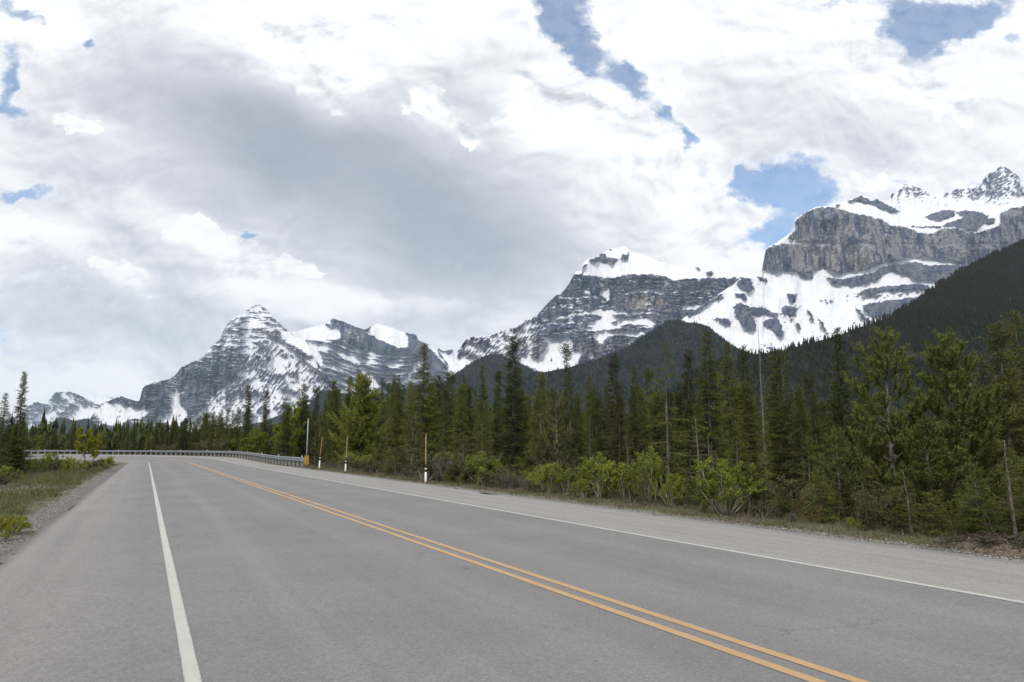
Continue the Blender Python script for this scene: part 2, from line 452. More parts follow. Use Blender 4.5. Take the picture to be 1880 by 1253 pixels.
# ------------------------------------------------------------------ materials of the setting
def mat_asphalt():
    m, g, b, o = new_mat("asphalt")
    p = g.new('ShaderNodeTexCoord').outputs['Object']
    off, st = attr(g, 'off'), attr(g, 'st')
    fine = g.noise(p, 95, 3, 0.75)
    agg = g.new('ShaderNodeTexVoronoi'); g.put(agg.inputs['Vector'], p); agg.inputs['Scale'].default_value = 70
    mid = g.noise(p, 7, 6, 0.62)
    big = g.noise(p, 0.35, 4, 0.6)
    comb = g.new('ShaderNodeCombineXYZ'); g.l.new(g.m('MULTIPLY', off, 2.2), comb.inputs[0]); g.l.new(g.m('MULTIPLY', st, 0.045), comb.inputs[1])
    streak = g.noise(comb.outputs[0], 1.6, 6, 0.6)
    # lane body, worn wheel tracks, dusty shoulders
    ao = g.m('ABSOLUTE', off)
    wig = g.m('MULTIPLY', g.m('SUBTRACT', streak, 0.5), 1.2)
    sh_r = g.ss(g.m('ADD', off, g.m('MULTIPLY', wig, 0.2)), 3.66, 3.86)
    sh_l = g.m('MULTIPLY', g.ss(g.m('SUBTRACT', wig, off), 3.9, 5.0), 0.40)
    shoulder = g.m('ADD', sh_r, sh_l)
    lane = g.m('ABSOLUTE', g.m('SUBTRACT', ao, 1.85))
    track = g.m('ABSOLUTE', g.m('SUBTRACT', lane, 0.85))
    tr = g.ss(track, 0.0, 0.55, 1.0, 0.0)
    c = g.mix(shoulder, (0.172, 0.168, 0.170), (0.258, 0.251, 0.239))
    dust = g.ss(ao, 4.6, 6.2)
    c = g.mix(g.m('MULTIPLY', dust, 0.32), c, (0.272, 0.260, 0.242))
    c = g.mix(g.m('MULTIPLY', tr, 0.45), c, g.mix(0.5, c, (0.25, 0.245, 0.24)))
    c = g.mix(g.m('MULTIPLY', g.ss(streak, 0.42, 0.70), 0.50), c, (0.15, 0.148, 0.150))
    c = g.mix(g.m('MULTIPLY', g.ss(big, 0.35, 0.7), 0.25), c, (0.27, 0.262, 0.25))
    gr2 = g.noise(p, 30, 3, 0.8)
    mot = g.m('ADD', g.m('MULTIPLY_ADD', g.m('SUBTRACT', gr2, 0.5), 1.15, g.m('MULTIPLY', g.m('SUBTRACT', fine, 0.5), 1.0)), g.m('ADD', g.m('MULTIPLY', g.m('SUBTRACT', mid, 0.5), 0.22), 1.0))
    grain = g.noise(p, 330, 2, 0.7)
    mot = g.m('MULTIPLY_ADD', g.m('SUBTRACT', grain, 0.5), 0.7, mot)
    spk = g.ss(g.noise(p, 42, 2, 0.5), 0.68, 0.76)
    spd = g.ss(g.noise(g.mapping(p, loc=(7, 3, 1)), 34, 2, 0.5), 0.68, 0.76)
    mot = g.m('SUBTRACT', g.m('MULTIPLY_ADD', spk, 0.35, mot), g.m('MULTIPLY', spd, 0.4))
    # fine transverse and wandering cracks
    wv = g.vm('SUBTRACT', g.noise(p, 0.8, 5, 0.6, out='Color'), (0.5, 0.5, 0.5))
    nd = g.new('ShaderNodeVectorMath', operation='MULTIPLY_ADD'); g.l.new(wv, nd.inputs[0]); nd.inputs[1].default_value = (2.5, 2.5, 0); g.l.new(p, nd.inputs[2])
    vo = g.new('ShaderNodeTexVoronoi', feature='DISTANCE_TO_EDGE'); g.l.new(nd.outputs[0], vo.inputs['Vector']); vo.inputs['Scale'].default_value = 0.11
    crack = g.m('MULTIPLY', g.ss(vo.outputs['Distance'], 0.0005, 0.0018, 1.0, 0.0), g.ss(g.noise(p, 0.5, 3), 0.48, 0.6))
    mot = g.m('SUBTRACT', mot, g.m('MULTIPLY', crack, 0.45))
    edge = g.ss(g.m('SUBTRACT', 0.0, off), 5.62, 5.85)
    mot = g.m('SUBTRACT', mot, g.m('MULTIPLY', edge, 0.42))
    cc = g.vm('SCALE', c); g.l.new(mot, cc.node.inputs['Scale'])
    g.l.new(cc, b.inputs['Base Color'])
    b.inputs['Roughness'].default_value = 0.85
    bp = g.new('ShaderNodeBump'); bp.inputs['Strength'].default_value = 0.35; bp.inputs['Distance'].default_value = 0.006
    g.l.new(g.m('ADD', fine, agg.outputs['Distance']), bp.inputs['Height']); g.l.new(bp.outputs[0], b.inputs['Normal'])
    return m


def mat_paint(name, col, wear=0.5):
    m, g, b, o = new_mat(name)
    p = g.new('ShaderNodeTexCoord').outputs['Object']
    off = attr(g, 'off')                       # -1..1 across the stripe
    n = g.noise(p, 60, 4, 0.7); n2 = g.noise(p, 3, 4, 0.6); ed = g.m('ABSOLUTE', off)
    w = g.m('ADD', g.m('MULTIPLY', n, 0.75), g.m('ADD', g.m('MULTIPLY', n2, 0.35), g.m('MULTIPLY', g.m('POWER', ed, 6.0), 0.22)))
    mask = g.ss(w, 0.56 + 0.12 * (1 - wear), 0.78)
    c = g.mix(g.ss(n2, 0.3, 0.7), tuple(x * 0.88 for x in col), col)
    g.l.new(g.mix(g.m('MULTIPLY', mask, 0.7), c, (0.2, 0.196, 0.19)), b.inputs['Base Color'])
    b.inputs['Roughness'].default_value = 0.7
    return m


def mat_ground():
    m, g, b, o = new_mat("meadow_ground")
    p = g.new('ShaderNodeTexCoord').outputs['Object']
    n1 = g.noise(p, 0.16, 5, 0.6); n2 = g.noise(p, 1.3, 6, 0.65); n3 = g.noise(p, 14, 5, 0.7)
    c = g.ramp(g.m('ADD', g.m('MULTIPLY', n1, 0.6), g.m('MULTIPLY', n2, 0.4)), [(0.30, (0.085, 0.060, 0.045)), (0.42, (0.13, 0.10, 0.075)), (0.50, (0.10, 0.115, 0.05)), (0.58, (0.17, 0.165, 0.11)), (0.70, (0.20, 0.19, 0.14))])
    c = g.mix(g.ss(n3, 0.35, 0.7), g.mix(0.45, c, (0.03, 0.028, 0.02)), c)
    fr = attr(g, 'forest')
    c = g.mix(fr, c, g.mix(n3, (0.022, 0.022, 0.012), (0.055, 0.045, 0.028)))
    g.l.new(c, b.inputs['Base Color']); b.inputs['Roughness'].default_value = 0.95
    bp = g.new('ShaderNodeBump'); bp.inputs['Strength'].default_value = 0.6; bp.inputs['Distance'].default_value = 0.05
    g.l.new(n3, bp.inputs['Height']); g.l.new(bp.outputs[0], b.inputs['Normal'])
    return m


def mat_gravel(name, a, bb, big=28):
    m, g, b, o = new_mat(name)
    p = g.new('ShaderNodeTexCoord').outputs['Object']
    v = g.new('ShaderNodeTexVoronoi'); g.put(v.inputs['Vector'], p); v.inputs['Scale'].default_value = big
    sepc = g.new('ShaderNodeSeparateColor'); g.l.new(v.outputs['Color'], sepc.inputs[0])
    n = g.noise(p, 1.2, 5, 0.6)
    f = attr(g, 'off')                       # 0 by the pavement .. 1 at the outer edge
    c = g.mix(sepc.outputs[0], a, bb)
    c = g.mix(g.ss(v.outputs['Distance'], 0.3, 0.75), c, (0.05, 0.045, 0.04))
    dirt = g.ss(g.m('ADD', f, g.m('MULTIPLY', g.m('SUBTRACT', n, 0.5), 0.9)), 0.45, 0.75)
    n5 = g.noise(p, 9, 5, 0.7)
    dcol = g.ramp(n5, [(0.35, (0.055, 0.042, 0.030)), (0.52, (0.115, 0.092, 0.062)), (0.64, (0.085, 0.09, 0.045)), (0.75, (0.18, 0.15, 0.11))])
    c = g.mix(dirt, c, dcol)
    g.l.new(c, b.inputs['Base Color']); b.inputs['Roughness'].default_value = 0.95
    bp = g.new('ShaderNodeBump'); bp.inputs['Strength'].default_value = 0.9; bp.inputs['Distance'].default_value = 0.02
    g.l.new(v.outputs['Distance'], bp.inputs['Height']); bp.invert = True; g.l.new(bp.outputs[0], b.inputs['Normal'])
    return m


M_ASPH = mat_asphalt()
M_GROUND = mat_ground()
M_GRAVEL = mat_gravel("roadside_gravel", (0.30, 0.27, 0.24), (0.13, 0.12, 0.11))
M_WHITE = mat_paint("white_road_paint", (0.46, 0.46, 0.43), 0.8)
M_YEL = mat_paint("yellow_road_paint", (0.45, 0.29, 0.145), 0.8)


def build_ground():
    r = np.concatenate([np.linspace(0.5, 14, 28), 14 * (3000 / 14) ** (np.arange(1, 150) / 149), [6000, 12000, 25000]])
    az = np.radians(np.concatenate([np.arange(-60, 60, 0.6), np.arange(60, 300.01, 4)]))
    R, A = np.meshgrid(r, az, indexing='ij')
    X = R * np.sin(A); Y = R * np.cos(A)
    Z = ground_z(X, Y)
    s, o = xy2so(X.ravel(), Y.ravel())
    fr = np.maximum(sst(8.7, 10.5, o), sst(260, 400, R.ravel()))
    V = np.stack([X, Y, Z], -1).reshape(-1, 3)
    F = grid_faces(len(r), len(az))[:, ::-1]
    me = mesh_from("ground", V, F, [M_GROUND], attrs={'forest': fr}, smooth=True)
    link("ground", me, kind="structure")


def strip(name, s, offs, zf, mat, att='off', attv=None, kind="structure", edge_noise=None):
    S, O = np.meshgrid(s, offs, indexing='ij')
    if edge_noise is not None: O = edge_noise(S, O)
    P = so2xyz(S, O, 0.0); P[..., 2] += zf(S, O)
    V = P.reshape(-1, 3); F = grid_faces(len(s), len(offs))[:, ::-1]
    F = F[:, ::-1] if offs[-1] > offs[0] else F
    at = {'off': (attv(S, O) if attv else O).ravel(), 'st': S.ravel()}
    me = mesh_from(name, V, F, [mat], attrs=at, smooth=True)
    return link(name, me, kind=kind)


def build_road():
    s = np.concatenate([np.arange(-40, 40, 0.25), np.arange(40, 290, 0.75)])
    offs = np.array([-5.9, -5.85, -5.6, -4.7, -3.8, -2, 0, 2, 3.8, 5, 6, 6.62, 6.67])

    def wob(S, O):
        w = fbm(S / 1.1, S * 0 + 3, 4, 5) * 0.07 + fbm(S / 7, S * 0, 2, 6) * 0.08
        return O + np.where(np.abs(O) > 5.5, w * np.sign(O), 0)
    zf = lambda S, O: np.where((O < -5.87) | (O > 6.65), -0.09, -0.012 * np.abs(O) / 4)
    strip("road", s, offs, zf, M_ASPH, edge_noise=wob)

    def line(name, o0, w, mat):
        strip(name, s, np.array([o0 - w / 2, o0, o0 + w / 2]), lambda S, O: 0.004 - 0.012 * np.abs(O) / 4 + 0 * S, mat, attv=lambda S, O: (O - o0) / (w / 2),
              edge_noise=lambda S, O: O + fbm(S / 0.35, O * 9, 3, 8) * 0.004)
    line("road_line", -LANE, 0.105, M_WHITE)
    line("road_line", LANE, 0.11, M_WHITE)
    line("centre_line", -0.125, 0.105, M_YEL)
    line("centre_line", 0.125, 0.105, M_YEL)
    # gravel verges, blending down into the ground sheet
    n = 12
    for side, e0, wd in ((-1, 5.84, 2.4), (1, 6.6, 2.6)):
        offs = side * (e0 + np.linspace(0, 1, n) ** 1.2 * wd)

        def zf(S, O):
            t = (np.abs(O) - e0) / wd
            P = so2xyz(S, O)
            gz = ground_z(P[..., 0], P[..., 1]) - P[..., 2]
            z = -0.055 - 0.05 * t + fbm(P[..., 0] * 2.2, P[..., 1] * 2.2, 3, 21) * 0.03
            k = sst(0.55, 0.95, t)
            return z * (1 - k) + (gz + 0.02 - 0.06 * sst(0.9, 1, t)) * k
        strip("gravel_verge", s, offs, zf, M_GRAVEL, attv=lambda S, O: (np.abs(O) - e0) / wd * (0.9 if side < 0 else 1.0) + (0.0 if side < 0 else 0.25))


build_ground()
build_road()

# ------------------------------------------------------------------ mountains: terrain sheets with real depth, cliffs steep, snow ledges gentle
def mat_rock():
    m, g, b, o = new_mat("snowy_rock")
    geo = g.new('ShaderNodeNewGeometry').outputs['Position']
    snow, tan = attr(g, 'snow'), attr(g, 'tan')
    km = g.mapping(geo, scale=(0.001, 0.001, 0.001))
    vs = g.mapping(geo, scale=(0.011, 0.011, 0.0012))       # vertical streaks on cliffs
    hs = g.mapping(geo, scale=(0.0012, 0.0012, 0.016))      # bedding
    n1 = g.noise(vs, 1.6, 6, 0.6); n2 = g.noise(hs, 2.2, 5, 0.65); n3 = g.noise(km, 9, 5, 0.6); n4 = g.noise(km, 90, 6, 0.7)
    c = g.mix(g.ss(n1, 0.36, 0.62), (0.030, 0.052, 0.118), (0.130, 0.148, 0.200))
    c = g.mix(g.m('MULTIPLY', g.ss(n2, 0.40, 0.62), 0.45), c, (0.044, 0.064, 0.118))
    c = g.mix(g.m('MULTIPLY', g.ss(n3, 0.50, 0.68), 0.45), c, (0.205, 0.185, 0.170))
    pale = g.mix(g.ss(n1, 0.40, 0.56), (0.070, 0.082, 0.115), (0.37, 0.345, 0.32))
    c = g.mix(g.m('MULTIPLY', tan, g.ss(g.m('ADD', n1, n3), 0.72, 1.05)), c, pale)
    c = g.mix(g.ss(n4, 0.30, 0.62, 0.38, 0.0), c, (0.045, 0.052, 0.07))
    sn = g.m('ADD', snow, g.m('ADD', g.m('MULTIPLY', g.m('SUBTRACT', n4, 0.5), 0.30), g.m('MULTIPLY', g.m('SUBTRACT', n2, 0.5), 0.25)))
    mask = g.ss(sn, 0.43, 0.57)
    sc = g.mix(g.ss(n3, 0.3, 0.7), (0.66, 0.685, 0.73), (0.76, 0.775, 0.80))
    sc = g.mix(g.ss(g.noise(km, 30, 4, 0.6), 0.60, 0.8, 0.0, 0.25), sc, (0.55, 0.58, 0.63))
    g.l.new(g.mix(mask, c, sc), b.inputs['Base Color'])
    b.inputs['Roughness'].default_value = 0.9
    bp = g.new('ShaderNodeBump'); bp.inputs['Strength'].default_value = 0.9
    g.l.new(g.m('MULTIPLY_ADD', mask, -0.6, 1.0), bp.inputs['Strength'])
    bp.inputs['Distance'].default_value = 14
    g.l.new(g.m('ADD', n4, g.m('ADD', n1, n2)), bp.inputs['Height']); g.l.new(bp.outputs[0], b.inputs['Normal'])
    return m


M_ROCK = mat_rock()


def crop(sc, ox, oy, pts):
    return [(ox + x / sc, oy + y / sc) for x, y in pts]


def inpoly(X, Y, pts, soft=1.6):
    """signed soft inside test, ~1 inside, 0 outside"""
    P = np.asarray(pts, float); n = len(P)
    ins = np.zeros(X.shape, bool); d2 = np.full(X.shape, 1e9)
    x0, y0 = P.min(0) - 12; x1, y1 = P.max(0) + 12
    box = (X > x0) & (X < x1) & (Y > y0) & (Y < y1)
    if not box.any(): return np.zeros(X.shape)
    x = X[box]; y = Y[box]; ins_ = np.zeros(x.shape, bool); d_ = np.full(x.shape, 1e9)
    for i in range(n):
        ax, ay = P[i]; bx, by = P[(i + 1) % n]
        c = ((ay > y) != (by > y)) & (x < (bx - ax) * (y - ay) / (by - ay + 1e-12) + ax)
        ins_ ^= c
        t = np.clip(((x - ax) * (bx - ax) + (y - ay) * (by - ay)) / ((bx - ax) ** 2 + (by - ay) ** 2 + 1e-9), 0, 1)
        d_ = np.minimum(d_, np.hypot(ax + t * (bx - ax) - x, ay + t * (by - ay) - y))
    out = np.zeros(X.shape)
    out[box] = sst(-soft, soft, np.where(ins_, d_, -d_))
    return out


def band(X, Y, pts, th, soft=1.2):
    """soft line of half width th along a polyline given left to right"""
    P = np.asarray(pts, float)
    yc = np.interp(X, P[:, 0], P[:, 1])
    k = sst(P[0, 0] - 2, P[0, 0] + 4, X) * (1 - sst(P[-1, 0] - 4, P[-1, 0] + 2, X))
    w = 1.6 * th * k * (1 + 0.6 * perlin(X / 14, Y * 0, 77))
    return 1 - sst(w - soft, w + soft, np.abs(Y - yc))


def warp(X, Y, a=3.0, seed=1, sc=9.0):
    a = a * 1.5
    return X + fbm(X / sc, Y / sc, 4, seed) * a * 2, Y + fbm(X / sc, Y / sc, 4, seed + 50) * a * 1.3


def blur_x(A, r):
    k = np.exp(-0.5 * (np.arange(-3 * r, 3 * r + 1) / r) ** 2); k /= k.sum()
    Ap = np.pad(A, ((0, 0), (3 * r, 3 * r)), mode='edge')
    out = np.zeros_like(A)
    for i, w in enumerate(k): out += w * Ap[:, i:i + A.shape[1]]
    return out


def sheet(name, top, D0, field, ybase=750, step=1.1, jag=1.2, tan_rock=3.0, tan_snow=0.75, relief=1.0, mat=None, seed=0, rowstep=1.0, skirt=True):
    T = np.asarray(top, float)
    xs = np.arange(T[0, 0], T[-1, 0] + step, step)
    yt = np.interp(xs, T[:, 0], T[:, 1]) + jag * (fbm(xs / 6.0, xs * 0 + seed, 4, seed) * 2.2)
    nr = int(max(12, (ybase - yt.min()) / rowstep))
    v = np.linspace(0, 1, nr)[:, None]
    X = np.broadcast_to(xs, (nr, len(xs))).copy()
    Y = ybase + (np.minimum(yt, ybase - 4) - ybase) * v
    snow, tan, slope = field(X, Y)
    if slope is None: slope = tan_rock + (tan_snow - tan_rock) * sst(0.35, 0.6, snow)
    u, t = gn(X, Y)
    slope = blur_x(slope, 5)
    D = np.empty_like(X)
    D[0] = D0(xs) if callable(D0) else D0
    for i in range(1, nr):
        dt = t[i] - t[i - 1]
        D[i] = D[i - 1] * (1 + dt / np.maximum(slope[i] - t[i], 0.22))
    D = blur_x(D, 7)
    # buttresses and gullies: mostly functions of x, coarse to fine
    kx = D / FPX
    rock = 1 - sst(0.3, 0.7, blur_x(snow, 2))
    rel = ridged(X / 55, Y / 160, 3, seed + 3) * 34 * (0.35 + 0.65 * rock) + ridged(X / 15, Y / 40, 3, seed + 4) * 9 * (0.12 + 0.88 * rock) + fbm(X / 5.0, Y / 5.0, 3, seed + 5) * 4.0 * (0.15 + 0.85 * rock)
    D = D - rel * kx * relief
    PXX = D * u; PYY = D; PZ = CAM_H + D * t
    V = [np.stack([PXX, PYY, PZ], -1)]
    # far side of the ridge falls away behind
    last = V[0][-1]
    back = []
    for f, dz in ((0.02, 0.10), (0.06, 0.35), (0.14, 0.8)):
        b_ = last.copy(); b_[:, 0] *= 1 + f; b_[:, 1] *= 1 + f; b_[:, 2] = last[:, 2] * (1 - dz)
        back.append(b_)
    first = V[0][0].copy(); fl = first.copy(); fl[:, 0] *= 0.93; fl[:, 1] *= 0.93; fl[:, 2] = -60
    allV = np.concatenate(([fl[None]] if skirt else []) + [V[0]] + [np.stack(back)], 0)
    ext0 = 1 if skirt else 0
    sn = np.concatenate(([snow[:1]] if skirt else []) + [snow, np.repeat(snow[-1:], 3, 0)], 0)
    tn = np.concatenate(([tan[:1]] if skirt else []) + [tan, np.repeat(tan[-1:], 3, 0)], 0)
    F = grid_faces(allV.shape[0], allV.shape[1])
    me = mesh_from(name, allV.reshape(-1, 3), F, [mat or M_ROCK], attrs={'snow': sn, 'tan': tn}, smooth=True)
    o = link(name, me, kind="structure")
    return o, (xs, Y, D, t, u)


def streaks(X, Y, ang, lx, ly, seed, oct=4):
    c, s = math.cos(math.radians(ang)), math.sin(math.radians(ang))
    a = X * c + Y * s; b = -X * s + Y * c
    return fbm(a / lx, b / ly, oct, seed)


def f_m5(X, Y):
    C = lambda pts: crop(2.9375, 1240, 280, pts)
    xw, yw = warp(X, Y, 1.8, 31, 8)
    snow = np.full(X.shape, 0.92) + fbm(X / 20, Y / 14, 4, 33) * 0.28
    speck = streaks(X, Y, 8, 6, 2.8, 34) + 0.9 * fbm(X / 60, Y / 40, 3, 134); snow -= sst(0.34, 0.62, speck) * 0.75 * sst(500, 530, Y) * sst(700, 660, Y)
    st2 = streaks(X, Y, 62, 26, 2.6, 35) + 0.5 * fbm(X / 50, Y / 40, 3, 135); snow -= sst(0.30, 0.5, st2) * 0.55 * sst(560, 590, Y)
    cliff = [(465, 648), (480, 560), (490, 515), (540, 498), (620, 480), (600, 460), (640, 425), (650, 360), (700, 325), (760, 298), (850, 295), (930, 320), (1050, 345), (1120, 365), (1160, 395), (1230, 398), (1310, 428), (1400, 432), (1450, 408), (1510, 412), (1560, 415), (1620, 436), (1700, 410), (1750, 392), (1752, 330), (1800, 305), (1880, 290), (2400, 200), (2400, 700), (1700, 700), (1560, 602), (1470, 578), (1320, 568), (1200, 588), (1100, 606), (1040, 632), (900, 655), (860, 648), (800, 634), (700, 650), (600, 645), (500, 630)]
    rocks = [cliff, [(1060, 650), (1130, 610), (1200, 602), (1290, 588), (1350, 605), (1470, 596), (1560, 602), (1700, 640), (1430, 697), (1300, 690), (1262, 655), (1180, 645), (1100, 664)],
             [(800, 672), (900, 684), (1000, 662), (1090, 640), (1130, 655), (1100, 682), (1020, 712), (950, 730), (870, 712)],
             [(985, 765), (1010, 745), (1100, 725), (1300, 708), (1365, 715), (1380, 742), (1290, 735), (1200, 742), (1080, 752), (1060, 775)],
             [(1010, 822), (1150, 798), (1280, 783), (1400, 760), (1300, 802), (1200, 852), (1170, 880), (1060, 885), (1020, 855)],
             [(650, 655), (740, 648), (745, 680), (690, 668)],
             [(315, 830), (350, 808), (395, 830), (400, 870), (430, 905), (440, 965), (390, 965), (350, 930), (325, 880)], [(395, 835), (470, 832), (520, 860), (555, 870), (550, 890), (500, 880), (450, 890), (410, 870)],
             [(470, 910), (540, 890), (575, 930), (588, 985), (560, 1000), (520, 960), (480, 940)], [(575, 835), (600, 826), (660, 842), (650, 862), (590, 882), (570, 860)],
             [(600, 765), (655, 762), (650, 812), (612, 802)], [(215, 893), (280, 895), (305, 936), (262, 932)], [(330, 715), (355, 675), (400, 672), (425, 735), (400, 755), (350, 735)],
             [(440, 670), (500, 678), (490, 712), (450, 690)], [(710, 845), (730, 858), (755, 932), (735, 912)], [(770, 890), (798, 925), (825, 982), (790, 952)], [(640, 910), (668, 925), (680, 962), (650, 940)],
             [(60, 880), (140, 825), (225, 775), (215, 797), (140, 850), (70, 893)], [(965, 820), (1000, 860), (1055, 918), (1040, 925), (985, 870)], [(315, 760), (380, 765), (390, 800), (330, 780)],
             [(1340, 352), (1380, 330), (1440, 313), (1510, 313), (1505, 345), (1440, 366), (1390, 370)], [(1510, 325), (1560, 312), (1640, 320), (1692, 346), (1660, 382), (1620, 422), (1560, 410), (1500, 403), (1440, 395), (1480, 375), (1552, 350)],
             [(1672, 357), (1735, 350), (1722, 382), (1682, 386)], [(920, 266), (960, 250), (1000, 233), (1060, 262), (1085, 252), (1150, 285), (1215, 322), (1150, 322), (1060, 285), (1000, 262)], [(860, 290), (872, 276), (890, 283), (880, 294)],
             [(1240, 395), (1330, 400), (1400, 396), (1440, 402), (1400, 415), (1300, 408)]]
    r = np.zeros(X.shape)
    xr, yr = warp(X, Y, 1.3, 37, 3.5); xr, yr = xr + (xw - X) * 0.8, yr + (yw - Y) * 0.8
    for p in rocks: r = np.maximum(r, inpoly(xr, yr, C(p), 0.8))
    snow = snow * (1 - r) + r * (0.17 + fbm(X / 10, Y / 3.5, 4, 36) * 0.46)
    clf = inpoly(xw, yw, C(cliff), 2)
    for pts, th in (([(530, 500), (570, 482), (612, 487), (700, 490), (760, 497), (850, 496)], 1.3), ([(600, 470), (660, 490), (740, 494)], 1.6), ([(950, 492), (1000, 486), (1055, 492)], 2.2), ([(1300, 420), (1350, 424), (1405, 420)], 3.0), ([(1080, 610), (1200, 592), (1320, 570), (1470, 582)], 1.6), ([(1330, 602), (1470, 600), (1555, 598)], 1.4), ([(640, 345), (700, 322), (760, 296), (830, 292)], 1.0), ([(1100, 380), (1130, 440), (1165, 430)], 1.0)):
        snow = np.maximum(snow, band(xw, yw, C(pts), th))
    snow = np.maximum(snow, inpoly(xw, yw, C([(530, 502), (605, 455), (612, 485)]), 1.5))
    tan = clf * (0.50 + 0.50 * np.exp(-((X - 1545) / 60) ** 2 - ((Y - 475) / 25) ** 2)) + 0.15
    slope = 0.95 + 3.5 * clf + 0.9 * sst(0.5, 0.3, snow)
    field_top = inpoly(X, Y, C([(870, 290), (1160, 390), (1300, 425), (1760, 390), (1880, 290), (2400, 200), (2400, 100), (1700, 200), (900, 240)]), 4)
    slope = np.where(field_top > 0.5, np.where(snow > 0.5, 0.62, 1.2), slope)
    return snow, tan, slope


def f_m6(X, Y):
    a = streaks(X, Y, -35, 9, 3.0, 41, 5); b = ridged(X / 14, Y / 22, 4, 42)
    snow = 0.56 + a * 0.75 + (b - 0.45) * -0.35
    snow += 0.30 * sst(352, 374, Y) - 0.12 * np.exp(-((X - 1830) / 30) ** 2)
    return snow, np.full(X.shape, 0.2), np.full(X.shape, 1.7)


def f_m4(X, Y):
    C = lambda pts: crop(3.1333, 820, 420, pts)
    xw, yw = warp(X, Y, 2.0, 51, 8)
    hb = streaks(X, Y, -3, 16, 2.6, 52, 4)
    snow = 0.31 + hb * 0.70 + fbm(X / 6, Y / 9, 3, 57) * 0.2 + 0.16 * fbm(X / 28, Y / 24, 3, 157)
    left = sst(1010, 960, X)
    ds = streaks(X, Y, -48, 15, 2.8, 53, 4)
    ds = ds + 0.6 * streaks(X, Y, -62, 7, 1.8, 153, 3) + 0.55 * fbm(X / 26, Y / 20, 3, 154)
    snow = snow * (1 - left) + left * (0.53 + ds * 0.8)
    top = [(735, 250), (780, 268), (850, 270), (900, 284), (960, 280), (1040, 264), (1150, 262), (1230, 270), (1270, 285), (1310, 300), (1350, 290), (1500, 283), (1600, 285), (1700, 283), (1760, 290), (1760, 180), (900, 60), (740, 160)]
    polys = [top, [(1018, 385), (1040, 368), (1090, 345), (1140, 345), (1190, 352), (1240, 365), (1278, 382), (1230, 375), (1180, 362), (1130, 368), (1075, 368)],
             [(1180, 340), (1200, 338), (1250, 362), (1240, 372)], [(880, 372), (900, 350), (925, 340), (940, 380), (930, 415), (905, 395)], [(870, 300), (905, 310), (900, 335), (875, 320)], [(650, 440), (690, 432), (685, 452), (655, 452)],
             [(790, 360), (830, 360), (835, 375), (800, 375)], [(785, 480), (860, 470), (960, 470), (1010, 462), (1040, 482), (1000, 490), (960, 500), (1000, 520), (1100, 515), (1170, 522), (1210, 548), (1180, 560), (1060, 548), (960, 560), (900, 580), (840, 572), (810, 545), (880, 525), (900, 505), (830, 495)],
             [(1240, 478), (1290, 445), (1320, 440), (1290, 470)], [(1330, 437), (1480, 440), (1440, 466), (1370, 467)], [(600, 515), (700, 495), (760, 488), (700, 512), (620, 522)], [(600, 592), (680, 578), (740, 584), (700, 598), (620, 602)],
             [(835, 610), (860, 592), (920, 588), (1000, 586), (1080, 592), (1145, 600), (1100, 622), (1060, 625), (1000, 610), (950, 615), (900, 640), (905, 670), (870, 650)], [(700, 580), (850, 570), (1000, 556), (1100, 566), (1200, 560), (1190, 572), (1000, 572), (850, 590)],
             [(425, 725), (470, 715), (520, 758), (560, 700), (590, 655), (620, 630), (700, 622), (725, 650), (725, 700), (765, 690), (790, 720), (750, 760), (775, 790), (700, 800), (560, 830), (400, 760)],
             [(560, 640), (640, 622), (590, 670)], [(820, 690), (845, 720), (855, 745), (825, 745)], [(1050, 640), (1090, 625), (1080, 655), (1045, 668)], [(500, 650), (560, 640), (590, 600), (600, 620), (570, 655)], [(0, 690), (60, 760), (130, 745), (200, 735), (60, 850), (0, 850)]]
    p = np.zeros(X.shape)
    for q in polys: p = np.maximum(p, inpoly(xw, yw, C(q), 1.3))
    snow = np.maximum(snow * (1 - p), p * 0.95 + (p > 0.01) * fbm(X / 9, Y / 6, 3, 54) * 0.25 * p)
    for pts, th in (([(735, 252), (800, 262)], 1.2), ([(760, 490), (1000, 492), (1220, 480)], 1.0), ([(1300, 362), (1400, 352), (1560, 352)], 1.2), ([(1040, 300), (1130, 290), (1300, 312)], 1.0), ([(640, 395), (720, 400), (840, 392)], 0.8), ([(450, 560), (600, 545), (740, 540)], 0.9)):
        snow = np.maximum(snow, band(xw, yw, C(pts), th))
    rk = np.zeros(X.shape)
    for q in ([(860, 195), (850, 165), (885, 150), (905, 138), (930, 165), (985, 175), (975, 190), (930, 195), (900, 180)], [(778, 235), (785, 205), (815, 205), (810, 222)], [(815, 182), (860, 168), (870, 190), (835, 190)], [(1000, 150), (1035, 150), (1060, 125), (1040, 178), (1000, 172)], [(925, 120), (960, 112), (950, 125)], [(1430, 222), (1460, 228), (1455, 242)], [(1490, 250), (1525, 242), (1540, 262), (1505, 258)],
              [(960, 500), (1010, 488), (1030, 505), (1000, 520)], [(935, 540), (980, 528), (990, 545)], [(1690, 330), (1720, 280), (1762, 300), (1765, 345), (1740, 365), (1700, 352)], [(590, 752), (600, 738), (605, 765)]):
        rk = np.maximum(rk, inpoly(xw, yw, C(q), 1.0))
    snow = snow * (1 - rk) + rk * (0.22 + fbm(X / 4, Y / 4, 3, 55) * 0.4)
    big = inpoly(X, Y, C(top), 3)
    tan = 0.12 + 0.95 * inpoly(xw, yw, C([(1030, 400), (1080, 390), (1180, 385), (1270, 395), (1275, 440), (1200, 465), (1050, 465), (1030, 440)]), 3) + 0.5 * inpoly(xw, yw, C([(460, 680), (580, 620), (680, 640), (700, 700), (560, 750), (480, 730)]), 3)
    tan = tan + 0.4 * inpoly(xw, yw, C([(720, 640), (1050, 620), (1060, 660), (860, 740), (760, 740)]), 3)
    slope = 0.85 + 2.8 * sst(0.55, 0.35, snow)
    slope = np.where(big > 0.5, 0.95, slope)
    return snow, tan, slope


